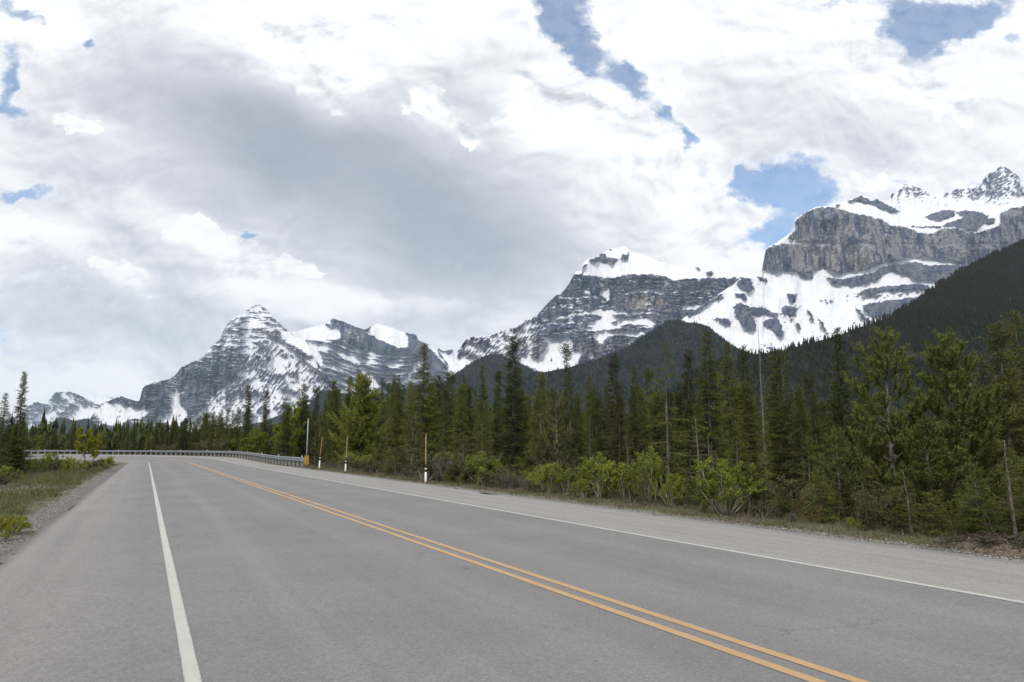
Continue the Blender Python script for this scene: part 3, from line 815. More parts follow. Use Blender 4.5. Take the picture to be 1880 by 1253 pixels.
def f_m2(X, Y):
    C5 = lambda pts: crop(2.9375, 240, 540, pts)
    C8 = lambda pts: crop(3.76, 0, 560, pts)
    xw, yw = warp(X, Y, 1.8, 61, 8)
    hb = streaks(X, Y, 4, 20, 2.1, 62, 4)
    up = sst(660, 620, Y)
    snow = 0.42 + hb * 0.95 + fbm(X / 7, Y / 5, 3, 69) * 0.22 + 0.12 * up
    for yy, th in ((580, 1.6), (590, 1.2), (599, 2.4), (611, 1.2), (622, 1.6), (633, 2.4), (645, 1.2)):
        snow = np.maximum(snow, (1 - sst(th - 1, th + 1.3, np.abs(Y - yy - 2 * perlin(X / 22, Y * 0, 63) - (X - 450) * 0.02))) * sst(555, 515, X) * (0.72 + 0.5 * perlin(X / 12, Y / 5, 64)))
    # diagonal snow streaks on the lower right flank
    reg = inpoly(X, Y, C5([(400, 620), (640, 330), (700, 250), (760, 260), (900, 340), (1070, 460), (1150, 520), (1150, 700), (330, 760), (240, 740)]), 14)
    ds = streaks(X, Y, -50, 20, 3.0, 65, 4)
    ds = ds + 0.7 * streaks(X, Y, -63, 8, 1.8, 165, 3) + 0.8 * fbm(X / 38, Y / 26, 3, 166)
    snow = snow * (1 - reg) + reg * (0.60 + ds * 0.95)
    dk = inpoly(xw, yw, C8([(1250, 420), (1700, 400), (1650, 520), (1430, 640), (1290, 760), (1240, 700), (1260, 610), (1230, 520)]), 8)
    snow -= dk * 0.16
    for q in (C8([(1090, 780), (1190, 735), (1180, 600), (1240, 600), (1248, 700), (1270, 700), (1298, 760), (1220, 870), (1000, 900)]), C8([(640, 742), (700, 690), (790, 655), (850, 690), (960, 725), (1060, 700), (1010, 770), (870, 800), (820, 850), (690, 820)]),
              C8([(1290, 800), (1400, 735), (1560, 700), (1690, 690), (1600, 780), (1400, 860), (1280, 860)]), C5([(720, 190), (760, 235), (840, 290), (930, 330), (900, 345), (800, 290), (710, 215)]), C5([(560, 180), (620, 150), (760, 165), (800, 190), (700, 180), (620, 178)]),
              C5([(960, 370), (1000, 330), (1010, 430), (985, 400)]), C5([(800, 195), (850, 205), (960, 262), (1010, 330), (960, 330), (880, 280), (820, 240)])):
        p = inpoly(xw, yw, q, 2.0)
        snow = np.maximum(snow, p * (0.74 + 0.62 * streaks(X, Y, -50, 9, 2.4, 66)))
    # brown bare ridge crest
    rb = band(X, Y, C5([(700, 190), (760, 215), (850, 275), (900, 330), (960, 385), (1070, 458)]), 2.0)
    snow = snow - rb * 0.6
    tan = 0.1 + 0.5 * inpoly(xw, yw, C5([(700, 170), (800, 190), (950, 260), (940, 290), (800, 230), (720, 215)]), 4) + rb * 0.5
    return snow, tan, 1.1 + 1.7 * sst(0.6, 0.35, blur_x(snow, 3))


def f_m3(X, Y):
    C5 = lambda pts: crop(2.9375, 240, 540, pts)
    xw, yw = warp(X, Y, 1.5, 71, 9)
    P = np.array(C5([(800, -90), (1000, -45), (1080, -30), (1200, 18), (1300, 38), (1450, 50), (1600, 38), (1800, 90)]))
    q = Y - np.interp(X, P[:, 0], P[:, 1] - 540)
    snow = 0.33 + streaks(X, q, 0, 24, 2.0, 72, 4) * 0.45 + 0.2 * fbm(X / 30, Y / 30, 3, 172)
    for qi, (qq, th) in enumerate(((638, 1.2), (645, 0.7), (652, 2.4), (659, 0.7), (668, 1.3), (675, 0.8), (683, 2.0), (695, 1.0), (704, 1.8))):
        wv = 1.8 * perlin(X / 34, qi * 7.3 + Y * 0, 73) + 1.2 * perlin(X / 9, qi * 3.1 + Y * 0, 78)
        tt = th * (1.3 + 1.1 * perlin(X / 26, qi * 5.7 + Y * 0, 79))
        snow = np.maximum(snow, (1 - sst(tt - 0.9, tt + 1.3, np.abs(q - qq + wv))) * (1.0 + 0.5 * perlin(X / 18, qi + Y / 9, 74)))
    for pq in ([(830, 190), (900, 150), (1050, 120), (1130, 200), (1140, 240), (1060, 250), (960, 252), (880, 240)], [(1262, 205), (1330, 140), (1420, 180), (1480, 205), (1500, 240), (1495, 285), (1440, 292), (1300, 226)],
               [(960, 250), (1010, 300), (1035, 350), (1022, 420), (1080, 470), (900, 400)], [(1215, 370), (1260, 400), (1330, 470), (1300, 492), (1240, 412)], [(1590, 262), (1640, 285), (1700, 370), (1780, 440), (1680, 400), (1620, 330)],
               [(1150, 510), (1240, 480), (1330, 470), (1340, 540), (1180, 560)], [(1560, 340), (1580, 350), (1470, 500), (1455, 490)]):
        p = inpoly(xw, yw, C5(pq), 1.8)
        snow = np.maximum(snow, p * (0.9 + 0.3 * fbm(X / 7, Y / 5, 3, 75)))
    rk = inpoly(xw, yw, C5([(1135, 200), (1160, 175), (1220, 185), (1290, 225), (1440, 295), (1480, 300), (1400, 300), (1300, 290), (1200, 262), (1140, 240)]), 1.5)
    rk = np.maximum(rk, inpoly(xw, yw, C5([(1495, 285), (1500, 215), (1540, 215), (1560, 255), (1620, 300), (1720, 400), (1640, 420), (1540, 330)]), 1.8))
    rk = np.maximum(rk, inpoly(xw, yw, C5([(1040, 170), (1080, 150), (1110, 165), (1080, 190)]), 1.5) * 0.7)
    snow = snow * (1 - rk) + rk * (0.22 + 0.5 * streaks(X, Y, 60, 8, 3, 76))
    tan = 0.1 + 0.9 * inpoly(xw, yw, C5([(1150, 195), (1210, 190), (1260, 225), (1240, 250), (1160, 225)]), 3)
    return snow, tan, 1.0 + 1.7 * sst(0.6, 0.35, blur_x(snow, 3))


def f_m1(X, Y):
    hb = streaks(X, Y, 16, 14, 1.8, 81, 4)
    snow = 0.56 + hb * 1.0 + fbm(X / 6, Y / 5, 3, 82) * 0.3
    xw, yw = warp(X, Y, 1.2, 83, 9)
    C8 = lambda pts: crop(3.76, 0, 560, pts)
    for q in ([(430, 800), (500, 745), (560, 690), (640, 710), (700, 720), (620, 790), (480, 800)], [(240, 800), (270, 750), (300, 735), (400, 750), (330, 800)], [(400, 600), (440, 600), (520, 670), (470, 660)], [(600, 640), (700, 640), (800, 700), (690, 690)]):
        snow = np.maximum(snow, inpoly(xw, yw, C8(q), 2) * 0.9)
    return snow, np.full(X.shape, 0.1), None


def f_mv(X, Y):
    snow = 0.75 + fbm(X / 9, Y / 7, 4, 91) * 0.6 - 0.5 * sst(650, 640, Y)
    return snow, np.full(X.shape, 0.1), None


def build_mountains():
    c7 = crop(2.9375, 1240, 280, [(600, 440), (645, 360), (700, 325)])
    m5_top = [(1040, 755), (1150, 670), (1235, 600)] + crop(2.9375, 1240, 280, [(50, 890), (140, 828), (220, 772), (310, 715), (352, 678), (430, 682), (464, 642), (480, 560), (490, 515), (540, 490), (605, 445), (636, 424), (645, 360), (700, 324), (760, 293), (830, 288), (860, 292), (872, 276), (895, 275), (920, 262), (1000, 233), (1040, 240), (1070, 255), (1085, 250), (1150, 283), (1215, 316), (1330, 316), (1500, 300), (1600, 298), (1700, 292), (1880, 268), (2400, 220), (2500, 300)])
    sheet("mountain", m5_top, 5200, f_m5, 760, seed=5, jag=0.6, relief=0.8)
    m6_top = crop(2.9375, 1240, 280, [(1040, 330), (1090, 262), (1150, 258), (1170, 220), (1215, 195), (1240, 165), (1300, 185), (1350, 210), (1390, 240), (1450, 225), (1520, 198), (1600, 195), (1640, 180), (1670, 130), (1720, 95), (1765, 72), (1800, 90), (1850, 130), (1880, 160), (2100, 260), (2400, 200), (2500, 300)])
    sheet("mountain", m6_top, 8200, f_m6, 470, seed=6, jag=1.5, relief=0.7)
    m4_top = crop(3.1333, 820, 420, [(20, 800), (60, 738), (75, 690), (115, 630), (180, 620), (270, 610), (330, 582), (400, 570), (440, 528), (480, 524), (520, 498), (580, 430), (630, 383), (655, 378), (700, 325), (722, 285), (735, 250), (778, 240), (780, 205), (815, 175), (860, 162), (900, 140), (935, 115), (985, 110), (1030, 100), (1060, 130), (1150, 158), (1220, 190), (1300, 208), (1400, 220), (1440, 220), (1500, 250), (1530, 243), (1600, 275), (1700, 280), (1760, 288), (1850, 300), (2000, 420)])
    sheet("mountain", m4_top, 6300, f_m4, 760, seed=4, jag=0.8)
    m2_top = [(150, 790), (183, 743.5), (207, 733), (221, 728), (234, 731.5), (250, 737), (256, 736), (262, 713), (268, 708), (284, 701.7), (311, 696.6), (321, 690), (333, 674.5), (349, 667), (376, 654), (388, 635), (403, 625), (410, 608), (417, 596), (424, 588), (436, 580), (446, 578), (456, 568), (466, 561), (476, 559), (486, 566), (492, 572), (502, 584), (512, 593), (529, 608), (546, 620), (563, 628), (572, 650), (588, 672), (604, 697), (631, 717), (670, 745)]
    sheet("mountain", m2_top, 8800, f_m2, 795, seed=2, jag=1.0)
    m3_top = [(500, 640), (530, 612), (560, 604), (594, 597), (611, 585), (631, 591), (652, 600), (669, 606), (693, 594), (723, 603), (744, 611), (764, 615), (768, 625), (785, 632), (805, 645), (820, 665), (835, 690), (850, 710)]
    sheet("mountain", m3_top, 10500, f_m3, 770, seed=3, jag=0.8)
    mv_top = [(770, 660), (790, 652), (806, 640), (812, 645), (820, 644), (830, 642), (836, 650), (846, 640), (860, 660), (880, 700)]
    sheet("mountain", mv_top, 13500, f_mv, 770, seed=9, jag=2.0)
    m1_top = [(-120, 800), (-40, 790), (0, 775), (30, 765), (40, 762), (44, 751.5), (64, 738), (85, 741), (101, 721), (117, 719.6), (133, 719.6), (149, 727.5), (170, 738), (190, 745), (215, 756), (250, 765), (300, 790)]
    sheet("mountain", m1_top, 15500, f_m1, 810, seed=1, jag=1.0)
    m0_top = [(100, 770), (140, 735), (158, 726), (166, 719.6), (175, 727), (190, 733), (205, 729), (225, 740), (260, 752), (300, 770)]
    sheet("mountain", m0_top, 21000, lambda X, Y: (0.72 + fbm(X / 8, Y / 6, 4, 95) * 0.5, X * 0, None), 810, seed=10, jag=0.8)


build_mountains()


# ------------------------------------------------------------------ far wooded hills
def mat_foliage(name, dark, light, trans=0.15, hue=0.25, rough=0.7, patch=None):
    m, g, b, o = new_mat(name)
    info = g.new('ShaderNodeObjectInfo').outputs['Random']
    tip = attr(g, 'tip')
    p = g.new('ShaderNodeTexCoord').outputs['Object']
    n = g.noise(p, 1.6, 3, 0.6)
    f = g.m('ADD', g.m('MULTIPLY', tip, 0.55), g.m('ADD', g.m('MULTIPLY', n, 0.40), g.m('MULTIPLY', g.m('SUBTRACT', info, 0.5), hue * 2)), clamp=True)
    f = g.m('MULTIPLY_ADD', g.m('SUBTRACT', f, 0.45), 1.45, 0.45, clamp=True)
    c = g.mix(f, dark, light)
    if patch:
        geo = g.new('ShaderNodeNewGeometry').outputs['Position']
        pn = g.noise(geo, patch[0], 4, 0.6)
        c = g.mix(g.ss(pn, 0.42, 0.66), c, patch[1])
    g.l.new(c, b.inputs['Base Color']); b.inputs['Roughness'].default_value = rough
    b.inputs['Specular IOR Level'].default_value = 0.15
    if trans > 0:
        t = g.new('ShaderNodeBsdfTranslucent'); g.l.new(c, t.inputs[0])
        mx = g.new('ShaderNodeMixShader'); mx.inputs[0].default_value = trans
        g.l.new(b.outputs[0], mx.inputs[1]); g.l.new(t.outputs[0], mx.inputs[2]); g.l.new(mx.outputs[0], o.inputs[0])
    return m


def far_trees(name, pts, hts, mat, sides=5, tiers=3, seed=0, kind="stuff", wid=0.17):
    """many small spruces in one mesh; pts (n,3)"""
    r_ = np.random.default_rng(seed); n = len(pts)
    a0 = r_.random(n) * 6.28; wf = r_.uniform(0.6, 1.3, n)[:, None]; tp = r_.uniform(0.70, 0.92, n)[:, None]
    Vs = []; Fs = []; As = []; base = 0
    for t in range(tiers):
        z0 = 0.06 + 0.80 * t / tiers; z1 = min(1.0, z0 + 1.35 * (1 - z0) / (tiers - t) + 0.02) if t < tiers - 1 else 1.0
        rr = wid * wf * (1 - tp * t / tiers)
        ang = a0[:, None] + t * 0.7 + np.arange(sides)[None] * 2 * np.pi / sides
        jr = rr * (0.45 + 0.95 * r_.random((n, sides)))
        jz = z0 + (r_.random((n, sides)) - 0.5) * 0.10
        ring = np.stack([np.cos(ang) * jr * hts[:, None], np.sin(ang) * jr * hts[:, None], jz * hts[:, None]], -1) + pts[:, None, :]
        apex = pts + np.stack([(r_.random(n) - .5) * 0.03 * hts, (r_.random(n) - .5) * 0.03 * hts, z1 * hts], -1)
        V = np.concatenate([ring, apex[:, None, :]], 1).reshape(-1, 3)
        i = base + np.arange(n)[:, None] * (sides + 1); j = np.arange(sides)[None]
        F = np.stack([i + j, i + (j + 1) % sides, np.broadcast_to(i + sides, (n, sides))], -1).reshape(-1, 3)
        tip = np.repeat(r_.random(n)[:, None], sides + 1, 1) * 0.9
        Vs.append(V); Fs.append(F); As.append(tip.ravel()); base += len(V)
    me = mesh_from(name, np.vstack(Vs), np.vstack(Fs), [mat], attrs={'tip': np.concatenate(As)})
    return link(name, me, kind=kind)


def mat_hill():
    m, g, b, o = new_mat("hill_floor")
    geo = g.new('ShaderNodeNewGeometry').outputs['Position']
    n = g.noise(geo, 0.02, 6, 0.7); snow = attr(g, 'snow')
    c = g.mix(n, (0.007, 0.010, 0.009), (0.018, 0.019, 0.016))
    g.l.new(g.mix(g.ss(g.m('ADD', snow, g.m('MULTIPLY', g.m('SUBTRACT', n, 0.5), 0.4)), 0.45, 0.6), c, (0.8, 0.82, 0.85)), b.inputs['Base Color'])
    b.inputs['Roughness'].default_value = 0.95
    return m


M_HILL = mat_hill()
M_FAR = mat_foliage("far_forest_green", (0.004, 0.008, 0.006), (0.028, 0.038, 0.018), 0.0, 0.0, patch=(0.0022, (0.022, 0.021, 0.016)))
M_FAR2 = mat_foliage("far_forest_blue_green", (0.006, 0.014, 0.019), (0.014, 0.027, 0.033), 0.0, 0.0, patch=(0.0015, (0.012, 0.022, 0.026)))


def hill(name, top, D0, slope, spacing, ht, mat, seed, ybase=800, ymax=800, snowf=None, tiers=3):
    fld = lambda X, Y: (snowf(X, Y) if snowf else np.zeros(X.shape), np.zeros(X.shape), np.full(X.shape, slope))
    o, (xs, Y, D, t, u) = sheet("hill", top, D0, fld, ybase, step=3, jag=0.8, seed=seed, relief=0.5, mat=M_HILL, rowstep=3)
    # scatter trees by true ground area
    P = np.stack([D * u, D, CAM_H + D * t], -1)
    A = P[:-1, :-1]; dx = np.linalg.norm(P[:-1, 1:] - A, axis=-1); dy = np.linalg.norm(P[1:, :-1] - A, axis=-1)
    area = dx * dy
    ok = (Y[:-1, :-1] < ymax)
    if snowf is not None: ok &= snowf(np.broadcast_to(xs, Y.shape)[:-1, :-1], Y[:-1, :-1]) < 0.5
    lam = np.where(ok, area / spacing ** 2, 0)
    r_ = np.random.default_rng(seed)
    cnt = r_.poisson(lam)
    ii, jj = np.nonzero(cnt); rep = cnt[ii, jj]; ii = np.repeat(ii, rep); jj = np.repeat(jj, rep)
    a = r_.random(len(ii))[:, None]; b_ = r_.random(len(ii))[:, None]
    Q = P[ii, jj] * (1 - a) * (1 - b_) + P[ii + 1, jj] * a * (1 - b_) + P[ii, jj + 1] * (1 - a) * b_ + P[ii + 1, jj + 1] * a * b_
    keep = fbm(Q[:, 0] / 70, Q[:, 1] / 70, 3, seed) > -0.34
    Q = Q[keep]
    h = ht * (0.6 + 0.7 * r_.random(len(Q))) * (1 + 0.35 * fbm(Q[:, 0] / 120, Q[:, 1] / 120, 2, seed + 1))
    Q[:, 2] -= 1.0
    far_trees("forest", Q, h, mat, 4 if tiers < 3 else 5, tiers, seed)
    print("hill trees", seed, len(Q))


def build_hills():
    h1 = [(1180, 760), (1300, 668), (1376, 652), (1430, 645), (1478, 633), (1536, 617), (1580, 601), (1631, 584), (1682, 554), (1723, 523), (1771, 496), (1819, 470), (1880, 444), (1960, 405), (2080, 380)]
    hill("hill", h1, 760, 0.50, 6.6, 11, M_FAR, 101, 800, 775)
    h2 = [(940, 700), (964, 691), (1043, 675), (1094, 660), (1139, 644), (1171, 625), (1197, 609), (1222, 591), (1247, 587), (1258, 592), (1279, 593), (1299, 599), (1327, 621), (1343, 633), (1362, 643), (1380, 651), (1440, 690), (1520, 760)]
    hill("hill", h2, 2300, 0.55, 10.5, 13, M_FAR2, 102, 790, 770, tiers=2)
    h3 = [(800, 715), (826, 694), (852, 675), (877, 659), (900, 650), (916, 651), (941, 661), (964, 672), (989, 685), (1040, 712), (1100, 760)]
    hill("hill", h3, 3400, 0.50, 12.5, 14, M_FAR2, 103, 790, 770, tiers=2)
    h4 = [(570, 735), (600, 716), (631, 722), (690, 738), (735, 722), (760, 708), (800, 703), (826, 700), (860, 705), (900, 740)]
    hill("hill", h4, 4300, 0.5, 16, 15, M_FAR2, 104, 790, 770, tiers=2)
    h5 = [(-60, 800), (60, 794), (89, 780), (108, 767), (121, 768), (137, 773), (161, 768), (175, 779), (200, 789), (223, 788), (240, 782), (262, 776), (300, 790), (330, 800), (360, 800), (480, 775), (560, 745), (600, 735), (640, 760)]
    hill("hill", h5, 6500, 0.5, 26, 18, M_FAR2, 105, 812, 800, tiers=2)


build_hills()


# ------------------------------------------------------------------ trees
def mat_bark(name, a, b_):
    m, g, b, o = new_mat(name)
    p = g.new('ShaderNodeTexCoord').outputs['Object']
    n = g.noise(g.mapping(p, scale=(1, 1, 0.25)), 30, 5, 0.65)
    g.l.new(g.mix(g.ss(n, 0.35, 0.65), a, b_), b.inputs['Base Color']); b.inputs['Roughness'].default_value = 0.9
    bp = g.new('ShaderNodeBump'); bp.inputs['Strength'].default_value = 0.7; bp.inputs['Distance'].default_value = 0.01
    g.l.new(n, bp.inputs['Height']); g.l.new(bp.outputs[0], b.inputs['Normal'])
    return m


BARK = mat_bark("spruce_bark", (0.060, 0.050, 0.042), (0.17, 0.15, 0.135))
BARK_P = mat_bark("pine_bark", (0.085, 0.070, 0.058), (0.205, 0.175, 0.150))
BARK_G = mat_bark("grey_dead_bark", (0.10, 0.09, 0.085), (0.22, 0.20, 0.19))
BARK_A = mat_bark("aspen_bark", (0.17, 0.15, 0.11), (0.33, 0.30, 0.23))
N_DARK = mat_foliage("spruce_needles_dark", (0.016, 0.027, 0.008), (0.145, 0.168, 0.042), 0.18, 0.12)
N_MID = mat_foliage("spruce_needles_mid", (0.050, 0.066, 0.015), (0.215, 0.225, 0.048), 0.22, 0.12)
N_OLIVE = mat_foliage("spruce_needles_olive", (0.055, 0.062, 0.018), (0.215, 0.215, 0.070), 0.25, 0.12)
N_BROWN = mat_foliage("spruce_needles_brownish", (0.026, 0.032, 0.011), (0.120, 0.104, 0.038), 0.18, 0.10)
N_PINE = mat_foliage("pine_needles", (0.052, 0.074, 0.018), (0.215, 0.235, 0.065), 0.25, 0.10)
N_PINE2 = mat_foliage("pine_needles_dull", (0.060, 0.064, 0.026), (0.180, 0.170, 0.078), 0.25, 0.10)
L_YELG = mat_foliage("young_leaves", (0.11, 0.15, 0.020), (0.36, 0.40, 0.070), 0.40, 0.12, 0.5)
L_LARCH = mat_foliage('larch_needles', (0.085, 0.110, 0.020), (0.330, 0.360, 0.075), 0.35, 0.0)
L_ASP = mat_foliage("aspen_leaves", (0.11, 0.15, 0.018), (0.32, 0.37, 0.055), 0.40, 0.10, 0.5)
L_YEL = mat_foliage("yellow_leaves", (0.150, 0.155, 0.012), (0.400, 0.370, 0.040), 0.40, 0.08, 0.5)
L_DULL = mat_foliage("scrub_leaves", (0.065, 0.070, 0.030), (0.160, 0.155, 0.070), 0.30, 0.15, 0.6)
L_TWIG = mat_foliage("brown_twigs", (0.070, 0.055, 0.042), (0.165, 0.135, 0.105), 0.0, 0.15)
L_ORA = mat_foliage("rusty_needles", (0.16, 0.085, 0.02), (0.33, 0.20, 0.06), 0.2, 0.05)


def quads_from_segments(A, B, wa, wb, nrm):
    """flat tapered strips from A to B; nrm = side direction"""
    V = np.stack([A - nrm * wa, A + nrm * wa, B + nrm * wb, B - nrm * wb], 1)
    n = len(A); i = np.arange(n)[:, None] * 4
    F = np.concatenate([i + [0, 1, 2], i + [0, 2, 3]], 0)
    return V.reshape(-1, 3), F


def unit(v): return v / (np.linalg.norm(v, axis=-1, keepdims=True) + 1e-9)


def spruce_mesh(seed, h=9.0, w=1.35, start=0.06, gap=0.13, top_pow=0.85, sparse=0.0, needle=0.06, droop=0.35, club=0.0, bare=0.0, dens=1.0, upturn=0.3):
    """crown (needle sprays) and trunk meshes; w = radius at the widest"""
    r_ = np.random.default_rng(seed)
    tr = Acc()
    nz = 14; z = np.linspace(-0.3, h, nz)
    lean = r_.normal(0, 0.012, 2) * h
    cx = lean[0] * (z / h) ** 2 + np.cumsum(r_.normal(0, 0.008, nz)); cy = lean[1] * (z / h) ** 2 + np.cumsum(r_.normal(0, 0.008, nz))
    R = 0.0125 * h * (1 - z / h * 0.97) ** 0.9 + 0.006
    tv, tf = tube(np.stack([cx, cy, z], 1), R, 7); tr.add(tv, tf)
    cr = Acc()
    bz = []; zz = start * h
    while zz < h * 0.992:
        bz.append(zz + r_.normal(0, gap * 0.25)); zz += gap * (0.35 + 0.65 * (1 - zz / h) ** 0.5) * (0.35 if True else 1)
    bz = np.array(bz); nb = len(bz)
    f = np.clip(bz / h, 0, 0.999)
    prof = (1 - f) ** top_pow
    low = 0.75 + 0.25 * sst(start, start + 0.18, f)
    L = w * prof * low * (0.62 + 0.55 * r_.random(nb)) + 0.05
    sect = np.exp(0.22 * r_.normal(size=nb)); L = L * np.clip(sect, 0.6, 1.35)
    if club > 0:   # dense knobbly top like a real spruce leader
        L *= 1 + club * np.exp(-((f - 0.93) / 0.04) ** 2) - 0.25 * np.exp(-((f - 0.85) / 0.04) ** 2)
    az = r_.random(nb) * 6.283
    if sparse > 0:
        keep = r_.random(nb) > sparse * (0.4 + 0.6 * (1 - f)); bz, f, L, az = bz[keep], f[keep], L[keep], az[keep]; nb = len(bz)
    # denser side / thinner side
    bx = np.interp(bz, z, cx); by = np.interp(bz, z, cy)
    A_, B_, SD, WA, WB, TP = [], [], [], [], [], []
    N_A, N_B, N_S, N_T = [], [], [], []
    for k in range(nb):
        d = np.array([math.cos(az[k]), math.sin(az[k]), 0.0]); sd = np.array([-d[1], d[0], 0.0])
        l = L[k]; up0 = 0.55 * sst(0.75, 1.0, f[k]) - droop * 0.55 * (1 - f[k])
        m = max(3, int(l / 0.12) + 2); t = np.linspace(0, 1, m)
        zc = up0 * t * l - droop * 0.35 * l * t ** 1.5 * (1 - f[k]) + upturn * l * t ** 3 * 0.5
        sway = r_.normal(0, 0.06) * l * t ** 2
        Pb = np.array([bx[k], by[k], bz[k]]) + d * (t * l)[:, None] + sd * sway[:, None]; Pb[:, 2] += zc
        br_ = 0.004 + 0.011 * l
        tv, tf = tube(Pb, np.linspace(br_, 0.002, m), 3, cap=False); (tr if bare > 0 or l > 0.5 else cr).add(tv, tf, 0.2)
        T = unit(np.gradient(Pb, axis=0))
        nt = max(3, int(dens * l / 0.050))
        tt = np.clip(bare + (1 - bare) * (np.arange(nt) + r_.random(nt)) / nt, 0, 1)
        s_ = np.where(np.arange(nt) % 2 == 0, 1.0, -1.0)
        base = np.stack([np.interp(tt, t, Pb[:, c]) for c in range(3)], 1); Tt = unit(np.stack([np.interp(tt, t, T[:, c]) for c in range(3)], 1))
        tl = (0.10 + 0.34 * l * (1 - np.abs(tt - 0.35) * 0.95)) * (0.6 + 0.6 * r_.random(nt)); tl = np.minimum(tl, 0.42)
        dirs = unit(Tt * (0.55 + 0.3 * r_.random((nt, 1))) + sd * s_[:, None] * (0.75 * (1 - tt[:, None] ** 3)) + np.array([0, 0, 1.0]) * (r_.normal(-0.12, 0.22, (nt, 1)) - 0.25 * droop))
        end = base + dirs * tl[:, None]
        A_.append(base); B_.append(end)
        # needles along each twig and along the branch tip
        q = np.maximum(3, (tl / 0.030).astype(int)); ridx = np.repeat(np.arange(nt), q)
        u_ = r_.random(len(ridx)) ** 0.8
        nb0 = base[ridx] + (end - base)[ridx] * u_[:, None]
        side = unit(r_.normal(size=(len(ridx), 3)) + np.array([0, 0, 0.35])); dd = unit(dirs[ridx] * 0.85 + side * 0.8)
        nl = needle * (0.7 + 0.6 * r_.random(len(ridx)))
        N_A.append(nb0); N_B.append(nb0 + dd * nl[:, None]); N_S.append(unit(np.cross(dd, r_.normal(size=(len(ridx), 3)))))
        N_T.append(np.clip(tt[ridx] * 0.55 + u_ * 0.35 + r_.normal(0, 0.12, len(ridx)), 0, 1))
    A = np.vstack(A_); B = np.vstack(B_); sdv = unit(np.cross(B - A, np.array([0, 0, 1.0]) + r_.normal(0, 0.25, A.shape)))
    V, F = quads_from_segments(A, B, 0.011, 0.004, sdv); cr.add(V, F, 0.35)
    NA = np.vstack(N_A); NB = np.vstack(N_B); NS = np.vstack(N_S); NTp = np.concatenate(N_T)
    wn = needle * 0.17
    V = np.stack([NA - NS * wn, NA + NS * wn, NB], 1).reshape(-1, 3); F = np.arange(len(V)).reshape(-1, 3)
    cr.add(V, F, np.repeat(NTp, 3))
    return tr, cr


